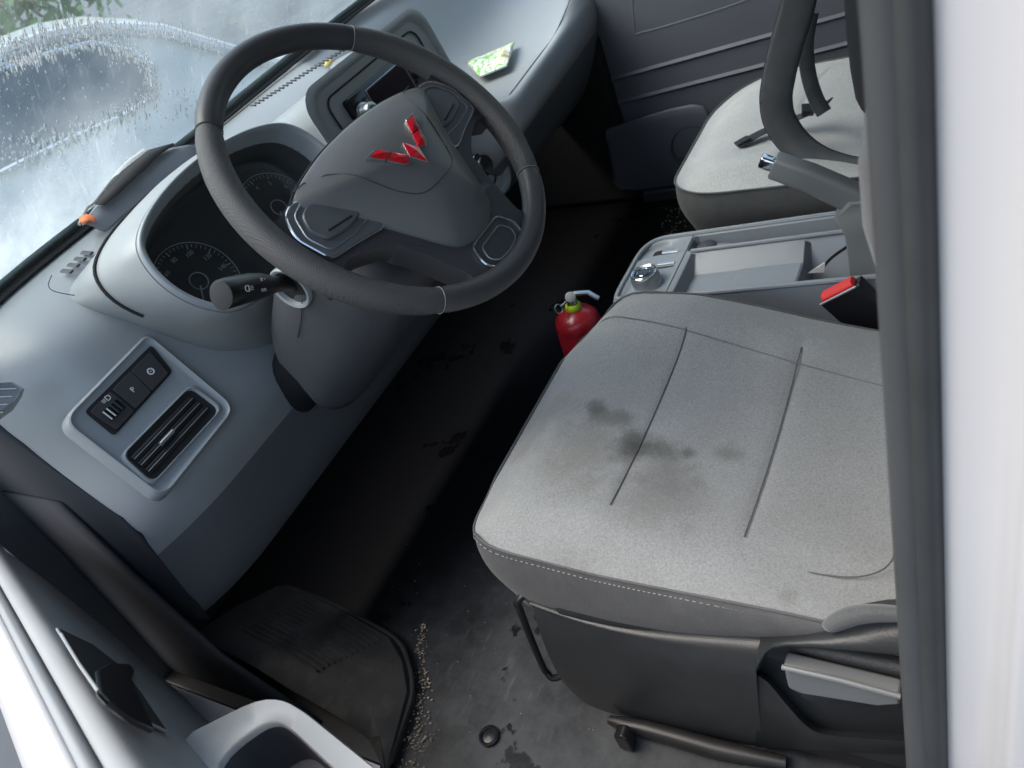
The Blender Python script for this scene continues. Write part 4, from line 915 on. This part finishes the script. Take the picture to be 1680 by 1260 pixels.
obj('cap_ring', *g_tube([KN(.0105 * math.cos(a), .0105 * math.sin(a), .0234) for a in [2 * math.pi * i / 30 for i in range(30)]], .0007, 6, closed=True), M_chrome, kn)
rimp = [con(.015, y, .0008) for y in (-.46, -.30, -.15, -.03)] + [con(.03, .016, .0008), con(.10, .026, .0008), con(.5, .027, .0008), con(.85, .026, .0008), con(.965, .018, .0008)] + [con(.985, y, .0008) for y in (0, -.03, -.15, -.30, -.46)]
obj('raised_rim', *g_tube(spline(rimp, 5), .0042, 8), M_console, CN)
obj('panel_joint', *g_tube([con(.0, -.060, .0006), con(.35, -.060, .0006), con(1.0, -.060, .0006)], .0006, 4), M_lower, CN)
obj('tray_lid', *g_box(F(con(.37, -.19, -.024), (1, 0, 0), (0, 1, -.07)), -.040, .042, -.058, .040, -.004, .0012), M_console, CN, bev=.003)
CPF = F(con(.82, -.088, -.024), (1, 0, 0), (0, 1, -.07))
pw = obj('power_socket_cap', *g_lathe(CPF, [(.0145, 0), (.0150, .010), (.0165, .012), (.0165, .016), (.014, .0185), (.0003, .020)], 28), M_lower, CN, angle=40)
obj('socket_tongue', *g_tube([CPF(-.0, -.012, .012), CPF(.002, -.03, .010), CPF(.002, -.046, .004)], .009, 8, flat=.35, up=(0, 0, 1)), M_console, CN)
obj('divider_wall', *g_tube([con(.685, -.07, .001), con(.685, -.25, .0015), con(.685, -.46, .0015)], .0035, 8), M_console, CN)
# things lying in the tray
cb_ = obj('charging_cable', *g_tube(spline([UZ(x, y, .296) for x, y in ((1345, 445), (1362, 425), (1385, 408), (1405, 398), (1440, 392))], 5), .0022, 8), M_black); tag(cb_, 'thin black cable curving out of the console tray', 'cable')
tk_ = obj('paper_scrap', *g_loft([[UZ(1325, 448, .297), UZ(1352, 430, .312), UZ(1350, 446, .297)], [UZ(1327, 449, .2975) + V((0, .002, .001)), UZ(1354, 431, .313), UZ(1352, 447, .298)]], True, True, True), M_label); tag(tk_, 'small white paper scrap sticking up in the console tray', 'paper')

# ================================================================== HANDBRAKE
HB = thing('handbrake_lever', 'grey handbrake lever with chrome release button above the console', 'handbrake', (.37, -.36, .30))
h0, h1, h2, h3 = UX(1268, 270, .372), UX(1330, 292, .372), UX(1395, 322, .372), UX(1440, 352, .372)
up_ = V((0, .35, .94))
def hsec(p, a, b_, t_):
    s = V((1, 0, 0)); n_ = t_.cross(s).normalized(); return [p + s * (x * a) + n_ * (y * b_) for x, y in rrect(-1, 1, -1, 1, .45, 4)]
tq = (h1 - h0).normalized(); 
obj('grip', *g_loft([hsec(h0, .0125, .015, tq), hsec(h0 + tq * .003, .0140, .017, tq), hsec(h1, .0140, .0175, tq), hsec(h2, .0145, .019, tq), hsec(h2 + V((0, -.05, -.04)), .016, .026, (tq + V((0, 0, -.2))).normalized())], True, True, True), M_lever, HB, angle=50)
obj('release_button', *g_loft([hsec(h0 - tq * .018, .006, .007, tq), hsec(h0 - tq * .016, .0078, .0088, tq), hsec(h0 + tq * .004, .0078, .0088, tq)], True, True, True), M_chrome, HB, angle=50)
hb = [UX(1372, 345, .372), UX(1389, 375, .372), UX(1394, 410, .372), UX(1396, 445, .372)]
obj('lever_base', *g_loft([[V((x, p.y - d, p.z)) for x, d in ((.350, .004), (.356, .0), (.388, .0), (.394, .004), (.394, .12), (.350, .12))] for p in (hb[0] + V((0, -.02, .02)), hb[0], hb[1], hb[2], hb[3], hb[3] + V((0, 0, -.03)))], True, True, True), M_lever, HB, angle=60)

# ================================================================== PASSENGER SEAT
PS = thing('passenger_seat', 'clean grey cloth passenger seat, brightened in colour, with dark front band', 'seat', (.77, -.28, 0))
ox, oy = .765, -.022
ptop = [[V((-p.x * 1.06 + ox, p.y + oy - .02 * sm(p.x * -1, -.2, .2) * 0, p.z - .008)) for p in r][::-1] for r in top]
def pround(p):      # rounded front outline
    dx = (p.x - .80) / .26; k = max(0, 1 - ((p.y - oy + .22) / .25) ** 2) if p.y > oy - .22 else 1
    return p
fr_ = []
for r in ptop:
    r = [V((p.x, p.y, lerp(.322, p.z, sm(min(j / 26 * .43, (26 - j) / 26 * .43, oy + .034 - p.y), 0, .05)))) for j, p in enumerate(r)]
    fr_.append([V((p.x, p.y - .055 * sm(abs(p.x - .72), .08, .30) ** 1.5 * (1 if p.y > oy - .3 else .2), p.z)) for p in r])
obj('seat_cushion', *g_loft(fr_, False), M_seat2, PS, sub=1)
ploop = [r[0] for r in fr_][::-1] + fr_[0][1:-1] + [r[-1] for r in fr_]
def pband(p, t_):
    d = (V((p.x, p.y, 0)) - V((ox, -.27, 0))).normalized(); q = p + d * (.005 * math.sin(math.pi * min(1, t_ * 1.4)) - .04 * max(0, t_ - .4)); return V((q.x, q.y, p.z - .13 * t_))
obj('cushion_side', *g_loft([[pband(p, t_) for p in ploop] for t_ in (0, .06, .15, .3, .5, .75, 1.0)], False), M_seatside, PS, sub=1)
obj('piping', *g_tube([p + V((0, 0, .0008)) for p in spline(ploop, 2)], .0018, 6), M_seatside, PS)
lp = spline(ploop, 2); sv_, sf_ = [], []
for a, b_ in zip(lp, lp[1:]):
    L = (b_ - a).length; n_ = max(1, int(L / .007))
    for k in range(n_):
        p = a.lerp(b_, (k + .2) / n_) + V((0, .001, -.006)); q = a.lerp(b_, (k + .75) / n_) + V((0, .001, -.006))
        vv, ff = g_tube([p, q], .0006, 4); kk = len(sv_); sv_ += vv; sf_ += [tuple(i + kk for i in g_) for g_ in ff]
o = obj('stitching', sv_, sf_, M_seam, PS); o['kind'] = 'stuff'
obj('backrest', *g_loft([[V((p.x + ox, p.y - .02, p.z)) for p in brow(z)] for z in (.30, .33, .40, .5, .6, .7, .78, .83, .845)], True, True, True), M_seat2, PS, sub=1)
obj('seat_box', *g_box(WORLD, .56, .98, -.48, -.09, .01, .25), M_seatbase, PS, bev=.02)

# ================================================================== BACKPACK ON THE PASSENGER SEAT
BP = thing('backpack', 'black backpack with padded strap lying on the passenger seat', 'backpack', (.80, -.36, .34))
obj('pack_body', *g_loft([[V((.79 + a * s, -.36 + b_ * s2, z)) for a, b_ in rrect(-.16, .16, -.085, .075, .05)] for z, s, s2 in ((.352, .86, .86), (.375, 1, 1), (.5, 1.02, 1.05), (.62, .98, .95), (.70, .85, .75), (.73, .6, .5))], True, True, True), M_strap, BP, sub=1)
def strap(pts, w_, th, nrm, m_, name, par, tw=None):
    P = [V(p) for p in pts]; P = spline(P, 5); rings = []
    for i, p in enumerate(P):
        t_ = (P[min(i + 1, len(P) - 1)] - P[max(i - 1, 0)]).normalized(); s = t_.cross(V(nrm)).normalized(); n_ = s.cross(t_).normalized()
        ww = w_ if not callable(w_) else w_(i / (len(P) - 1))
        rings.append([p + s * (ww * a) + n_ * (th * b_) for a, b_ in ((-1, -.35), (-.94, -.7), (-.75, -1), (0, -1.1), (.75, -1), (.94, -.7), (1, -.35), (1, .35), (.94, .7), (.75, 1), (0, 1.1), (-.75, 1), (-.94, .7), (-1, .35))])
    o = obj(name, *g_loft(rings, True, True, True), m_, par, angle=60)
    return o, rings
def sx(pts, y0, y1):          # strap centre line: pixel path, lateral distance set from y
    n_ = len(pts); return [UX(px, py, lerp(y0, y1, i / (n_ - 1))) for i, (px, py) in enumerate(pts)]
vw = (CAM - V((.6, -.2, .42))).normalized()
main = sx(((1318, -40), (1306, 20), (1288, 80), (1277, 130), (1273, 165), (1280, 200), (1305, 235), (1345, 262), (1400, 278), (1450, 280)), .64, .585)
st1, rg = strap(main, lambda q: .024 - .005 * sm(q, .55, .9), .006, vw, M_leather, 'padded_strap', BP)
for q in (0, 6):
    obj('strap_piping', *g_tube([r[q] + vw * .003 for r in rg], .0016, 6), M_strap, st1)
for i in (22,):
    a, b_ = rg[i][0], rg[i][6]; d = rg[i + 2][0] - rg[i][0]
    obj('strap_seam', *g_tube([rg[i + 2][0] + vw * .006, rg[i][3] + vw * .007, rg[i - 2][6] + vw * .006], .0012, 6), M_strap, st1)
s2 = sx(((1330, 20), (1322, 70), (1326, 120), (1338, 160), (1352, 185)), .68, .66)
strap(s2, .012, .004, vw, M_leather, 'padded_strap', BP)
web = [UZ(px, py, z) for px, py, z in ((1212, 238, .350), (1250, 217, .352), (1290, 200, .354), (1330, 184, .362), (1362, 165, .38))]
w1, _ = strap(web, .011, .0012, (0, 0, 1), M_strap, 'webbing_strap', BP)
strap([web[0] + V((0, .004, .001)), web[0] * .55 + web[1] * .45 + V((0, 0, .003))], .0095, .0028, (0, 0, 1), M_black, 'webbing_tip', BP)
obj('buckle', *g_box(F(UZ(1325, 180, .365), (1, .2, 0), (-.2, 1, .2)), -.016, .016, -.010, .010, -.005, .005), M_black, BP, bev=.002)

# ================================================================== FIRE EXTINGUISHER
EB, ET = UX(918, 640, .335), UX(941, 498, .362)
ax = V((.10, -.02, 1)).normalized(); c_t = UX(942, 508, .355)
FE = thing('fire_extinguisher', 'small red fire extinguisher with lime collar beside the driver seat', 'fire extinguisher', tuple(c_t - ax * .22))
XF = F(c_t, (1, 0, -.1), ax.cross(V((1, 0, -.1)))) ; XF = F(c_t, V((1, 0, -.1)), V((0, 1, .02)))
H_ = .24
bd = obj('cylinder', *g_lathe(XF, [(.0003, -H_), (.040, -H_), (.042, -H_ + .004), (.042, -.040), (.0412, -.036), (.0412, -.034), (.042, -.030), (.039, -.014), (.028, -.003), (.014, .002), (.0003, .003)], 36), M_extred, FE, angle=60)
obj('collar', *g_lathe(XF, [(.0135, 0), (.0150, .003), (.0150, .009), (.013, .012), (.010, .013)], 24), M_lime, FE)
obj('valve', *g_lathe(XF, [(.009, .012), (.009, .024), (.006, .027), (.0003, .028)], 20), M_steel, FE)
va_ = (CAM - c_t).normalized()
obj('gauge', *g_lathe(F(XF(0, 0, .026) + va_ * .008, va_.orthogonal(), va_.cross(va_.orthogonal())), [(.0095, -.008), (.0095, .001), (.0080, .002), (.0003, .0022)], 24), M_pale, FE)
obj('lever', *g_loft([hsec(XF(.006, -.004, .030), .004, .003, V((0, -1, .2))), hsec(XF(.012, -.03, .028), .005, .002, V((0, -1, -.2))), hsec(XF(.014, -.046, .014), .005, .002, V((0, -.7, -.7)))], True, True, True), M_steel, FE)
obj('safety_ring', *g_tube([XF(-.032 + .010 * math.cos(a), .01 + .004 * math.sin(a), .022 + .007 * math.sin(a)) for a in [2 * math.pi * k / 24 for k in range(24)]], .0011, 6, closed=True), M_steel, FE)
obj('safety_pin', *g_tube([XF(-.024, .01, .022), XF(-.004, .003, .024)], .0014, 6), M_steel, FE)
lp_ = UX(928, 565, .34); dd = (V((lp_.x, lp_.y, 0)) - V((c_t.x, c_t.y, 0))); 
th0 = math.atan2(va_.y, va_.x) + .22
def cyl(a, h): return XF(.0425 * math.cos(a), .0425 * math.sin(a), h)
obj('round_label', *(lambda vs: ([cyl(th0, -.078)] + vs, [(0, i + 1, (i + 1) % 20 + 1) for i in range(20)]))([cyl(th0 + .36 * math.cos(k * math.pi / 10), -.078 + .0135 * math.sin(k * math.pi / 10)) for k in range(20)]), M_label, FE, recalc=False)

# ================================================================== DRIVER DOOR (ajar, close to the lens)
DD = thing('driver_door', 'white driver door standing ajar with grey inner panel and armrest', 'door', (-.6, 0, .1))
Dv, Nv, Dc = V((.229, .95, -.211)), V((.972, -.2344, 0)), V((-.596, -.067, .60))
def dp(s, w_, dz): return Dc + Dv * s + Nv * w_ + V((0, 0, dz))
SS = [-.24, -.1, 0, .1, .2, .3, .4, .5, .6, .7, .8, .84]
def dl(prof_): return g_loft([[dp(s, *q) for q in prof_] for s in SS], False)
obj('outer_skin', *dl([(-.120, -.62), (-.125, -.40), (-.118, -.20), (-.098, -.08), (-.072, -.020), (-.050, -.003), (-.036, .003), (-.031, .002), (-.030, -.02)]), M_white, DD, sub=1)
obj('belt_seal', *dl([(-.031, -.01), (-.0305, .003), (-.027, .0055), (-.022, .005), (-.0205, .001), (-.020, -.012)]), M_trim, DD, sub=1)
obj('inner_belt', *dl([(-.019, -.012), (-.018, .001), (-.014, .005), (-.006, .0045), (-.001, .001), (.0015, -.006), (.003, -.02)]), M_doorcard, DD, sub=1)
ARM = U(280, 1215, Dc, Nv)
# inner card in three strips so that the handle recess stays open
hp = [U(px, py, Dc + Nv * .006, Nv) for px, py in ((96, 1034), (160, 1066), (222, 1105), (268, 1196), (205, 1168), (160, 1118))]
def card(s): return [dp(s, .0025, -.018), dp(s, .0065, -.045), dp(s, .009, -.10), dp(s, .011, -.18), dp(s, .012, -.30), dp(s, .010, -.45), dp(s, .004, -.50)]
obj('inner_card', *g_loft([card(s) for s in SS[:-1]] + [[p + Nv * -.012 for p in card(.832)], [p + Nv * -.03 for p in card(.836)]], False), M_doorcard, DD, sub=1)
HF = F(hp[0], Dv, (0, 0, 1)) 
hc = sum(hp, V((0, 0, 0))) / 6
hrec = [U(px, py, Dc + Nv * .0105, Nv) for px, py in ((94, 1032), (150, 1058), (198, 1095), (232, 1140), (272, 1200), (205, 1168), (165, 1140), (130, 1090))]
obj('handle_bezel', *g_tube(hrec, .0013, 8, closed=True), M_trim, DD)
obj('handle_recess', [p + Nv * .0012 for p in hrec], [tuple(range(len(hrec)))], M_matte, DD, smooth=False)
hh = [U(px, py, Dc + Nv * .0145, Nv) for px, py in ((160, 1098), (180, 1086), (212, 1088), (222, 1100), (216, 1118), (240, 1165), (256, 1196), (222, 1180), (182, 1150), (165, 1132))]
obj('door_handle', hh + [p - Nv * .005 for p in hh], [tuple(range(10)), tuple(range(19, 9, -1))] + [(i, (i + 1) % 10, 10 + (i + 1) % 10, 10 + i) for i in range(10)], M_black, DD, bev=.003, seg=3)
obj('handle_guide', *g_tube([U(px, py, Dc + Nv * .012, Nv) for px, py in ((100, 1040), (130, 1090), (162, 1135))], .0012, 8), M_trim, DD)
# armrest with pull cup
an = Nv.cross(Dv).normalized()
if an.z < 0: an = -an
AF = F(ARM, Dv, an.cross(Dv))
def aq(*pts, h=0): return [AF.un(*p, h) for p in pts]
ao = aq((280, 1215), (345, 1182), (410, 1150), (440, 1143), (468, 1147), (500, 1166), (560, 1214), (620, 1262)); 
e_a = ao[-1]; dlast = (ao[-1][0] - ao[-2][0], ao[-1][1] - ao[-2][1]); L_ = math.hypot(*dlast)
ao = ao + [(e_a[0] + dlast[0] / L_ * .12, e_a[1] + dlast[1] / L_ * .12)]
ao = ao + [(ao[-1][0], ao[0][1])]
ci = aq((352, 1275), (362, 1243), (395, 1213), (435, 1186), (458, 1184), (480, 1200), (520, 1238), (560, 1275))
ci = ci + [(ci[-1][0] - .08, ci[-1][1]), (ci[0][0] - .08, ci[0][1])]
oc = (sum(p[0] for p in ci) / len(ci), sum(p[1] for p in ci) / len(ci))
# top ring: outline to cup outline, both resampled by angle about the cup's centre
def byangle(poly, n_=56):
    o = []
    for k in range(n_):
        a = 2 * math.pi * k / n_; d = V((math.cos(a), math.sin(a), 0)); best = None
        for i in range(len(poly)):
            p, q = poly[i - 1], poly[i]; ex, ey = q[0] - p[0], q[1] - p[1]; den = d.x * ey - d.y * ex
            if abs(den) < 1e-12: continue
            t_ = ((p[0] - oc[0]) * ey - (p[1] - oc[1]) * ex) / den; u_ = ((p[0] - oc[0]) * d.y - (p[1] - oc[1]) * d.x) / den
            if t_ > 0 and -1e-6 <= u_ <= 1 + 1e-6 and (best is None or t_ < best): best = t_
        best = best or .01; o.append((oc[0] + d.x * best, oc[1] + d.y * best))
    return o
ao2 = byangle(rpoly(ao, .01, 4)); ci2 = byangle(rpoly(ci, .012, 4))
def ar(pts, h, s=1.0): return [AF(oc[0] + (a - oc[0]) * s, oc[1] + (b_ - oc[1]) * s, h) for a, b_ in pts]
obj('armrest', *g_loft([ar(ao2, -.075, .90), ar(ao2, -.045, .985), ar(ao2, -.015, 1.0), ar(ao2, -.004, .992), ar(ao2, 0, .965), ar(ci2, 0, 1.06), ar(ci2, -.002, 1.01), ar(ci2, -.008, .98)], True), M_dash, DD, angle=60)
obj('pull_cup', *g_loft([ar(ci2, -.006, .985), ar(ci2, -.02, .95), ar(ci2, -.05, .86)], True, False, True), pm('cup_liner', (.055, .055, .065), .6, var=.2, vscale=30), DD, angle=60)

# ================================================================== PASSENGER DOOR
M_pdoor = pm('passenger_door_plastic', (.115, .12, .14), .55, grain=.3, gscale=600, var=.07)
PD = thing('passenger_door', 'dark grey passenger door panel with ridges and lower map pocket', 'door', (1.13, 0, 0))
PX = 1.12
zz = [.02, .06, .16, .232, .240, .285, .289, .293, .345, .349, .353, .43, .50, .60, .66]
def pdx(z): return PX + (.006 if z > .24 else 0)
obj('panel', *g_loft([[V((PX + .012 + .008 * sm(z, .5, .66) - (.004 if abs(z - .289) < .001 or abs(z - .349) < .001 else 0), y, z + .07 * -(y))) for z in zz] for y in (.40, .38, .3, .2, .1, 0, -.1, -.2, -.3, -.5)], False), M_pdoor, PD, solid=.012)
for px0, py0, px1, py1 in ((1022, 112, 1290, 32), (1015, 156, 1290, 83)):
    obj('ridge', *g_tube([UX(px0, py0, PX + .012), UX((px0 + px1) / 2, (py0 + py1) / 2, PX + .012), UX(px1, py1, PX + .012)], .0032, 8), M_pdoor, PD)
ins = [UX(px, py, PX + .010) for px, py in ((1035, -60), (1042, 45), (1055, 52), (1120, 34), (1190, 12), (1260, -14))]
obj('insert_edge', *g_tube(spline(ins, 4), .005, 8), M_pdoor, PD)
pk = [UX(px, py, PX - .02) for px, py in ((985, 216), (1060, 190), (1148, 165), (1156, 180), (1172, 205))]
obj('map_pocket', *g_loft([[p + V((.004, 0, -.003)) for p in pk], pk, [p + V((-.004, 0, -.008)) for p in pk], [V((PX - .02, p.y + .01, max(.03, p.z - .10))) for p in pk], [V((PX - .012, p.y + .03, .02)) for p in pk]], False), M_pdoor, PD, sub=1, solid=.006)
SPK = F(UX(1140, 245, PX - .024), (0, -1, 0), (0, 0, 1))
obj('speaker_grille', *g_lathe(SPK, [(.0003, -.003), (.05, -.003), (.056, 0), (.060, .001)], 32), pm('grille_dark', (.05, .052, .058), .7, grain=.8, gscale=300), PD)
obj('window_glass', [V((1.135, .55, .66)), V((1.135, -.5, .66)), V((1.10, -.5, 1.22)), V((1.10, .28, 1.22))], [(0, 1, 2, 3)], M_pane, PD)

# ================================================================== SMALL THINGS ON THE DASH
pc = [U(px, py, (.85, .43, .528), (0, .02, 1)) for px, py in ((766, 105), (845, 71), (838, 90), (830, 97), (832, 110), (788, 128))]
wv_ = []
up3 = V((0, 0, 1))
gridA, gridB = [], []
for i in range(9):
    t_ = i / 8; a = pc[0].lerp(pc[1], t_); b_ = pc[5].lerp(pc[4], t_)
    for j in range(6):
        s = j / 5; p = a.lerp(b_, s); h = .004 + .006 * math.sin(t_ * 7 + s * 3) * math.sin(math.pi * s) + .010 * math.sin(math.pi * s) * (1 - abs(2 * t_ - 1) ** 4)
        gridA.append(p + up3 * h); gridB.append(p + up3 * .001)
ff = []
for i in range(8):
    for j in range(5):
        q = (i * 6 + j, (i + 1) * 6 + j, (i + 1) * 6 + j + 1, i * 6 + j + 1); ff.append(q); ff.append(tuple(x + 54 for x in q[::-1]))
edge_ = [i * 6 for i in range(9)] + [48 + j for j in range(1, 6)] + [i * 6 + 5 for i in range(7, -1, -1)] + [j for j in range(4, 0, -1)]
for a, b_ in zip(edge_, edge_[1:] + edge_[:1]): ff.append((a, b_, b_ + 54, a + 54))
wr = obj('snack_wrapper', gridA + gridB, ff, M_wrap, None, angle=25); tag(wr, 'crumpled green and white snack wrapper in the dashboard tray', 'wrapper')
# curled vinyl sleeve wedged between dash and glass
GS = thing('vinyl_sleeve', 'curled grey vinyl sleeve wedged at the base of the windscreen', 'sleeve', tuple(UZ(190, 365, .69)))
path0 = [(132, 372), (150, 345), (175, 315), (205, 278), (240, 252), (280, 243), (330, 238)]
path1 = [(170, 385), (185, 372), (215, 345), (250, 315), (290, 285), (325, 262), (345, 245)]
rowsS = []
for (x0, y0), (x1, y1) in zip(path0, path1):
    a, b_ = U(x0, y0, (0, .60, .71), (0, -.35, .94)), UZ(x1, y1, .688)
    rowsS.append([a + V((0, .004, -.004)), a, a.lerp(b_, .3) + V((0, -.004, .008)), a.lerp(b_, .65) + V((0, -.004, .007)), b_])
obj('sleeve_cover', *g_loft(rowsS, False), M_sleeve, GS, sub=1, solid=.0025)
def sl_pt(x, y, d): return U(x, y, (0, .60, .71), (0, -.35, .94)) + V((0, -.35, .94)).normalized() * d
pa = [(160, 344), (185, 312), (212, 279), (242, 256), (288, 243)]; pb = [(176, 346), (208, 318), (240, 288), (260, 266), (290, 247)]
obj('sleeve_mouth', *g_loft([[sl_pt(*a, .009), sl_pt((a[0] + b_[0]) / 2, (a[1] + b_[1]) / 2, .010), sl_pt(*b_, .010)] for a, b_ in zip(pa, pb)], False), M_matte, GS, solid=.001)
obj('sleeve_edge', *g_tube(spline([sl_pt(x, y, .008) for x, y in ((134, 376), (146, 350), (158, 340), (183, 308), (210, 276), (240, 253))], 4), .0022, 8), M_pale, GS)
obj('orange_tab', *g_loft([[sl_pt(x, y, .010), sl_pt(x + 3, y + 5, .011), sl_pt(x + 5, y + 9, .009)] for x, y in ((134, 368), (146, 361), (158, 363))], False), M_orange, GS, solid=.0015)

# withered yellow leaf scrap on the dash top
lf = [U(px, py, (0, .60, .693), (0, -.1, 1)) + V((0, 0, .004)) for px, py in ((532, 108), (538, 101), (546, 98), (549, 104), (543, 110), (536, 114))]
lc = sum(lf, V((0, 0, 0))) / 6 + V((0, 0, .005))
o = obj('leaf_scrap', lf + [lc], [(i, (i + 1) % 6, 6) for i in range(6)], pm('dry_leaf', (.55, .42, .12), .7), None, solid=.0008); tag(o, 'tiny withered yellow leaf scrap on the dashboard top', 'leaf')
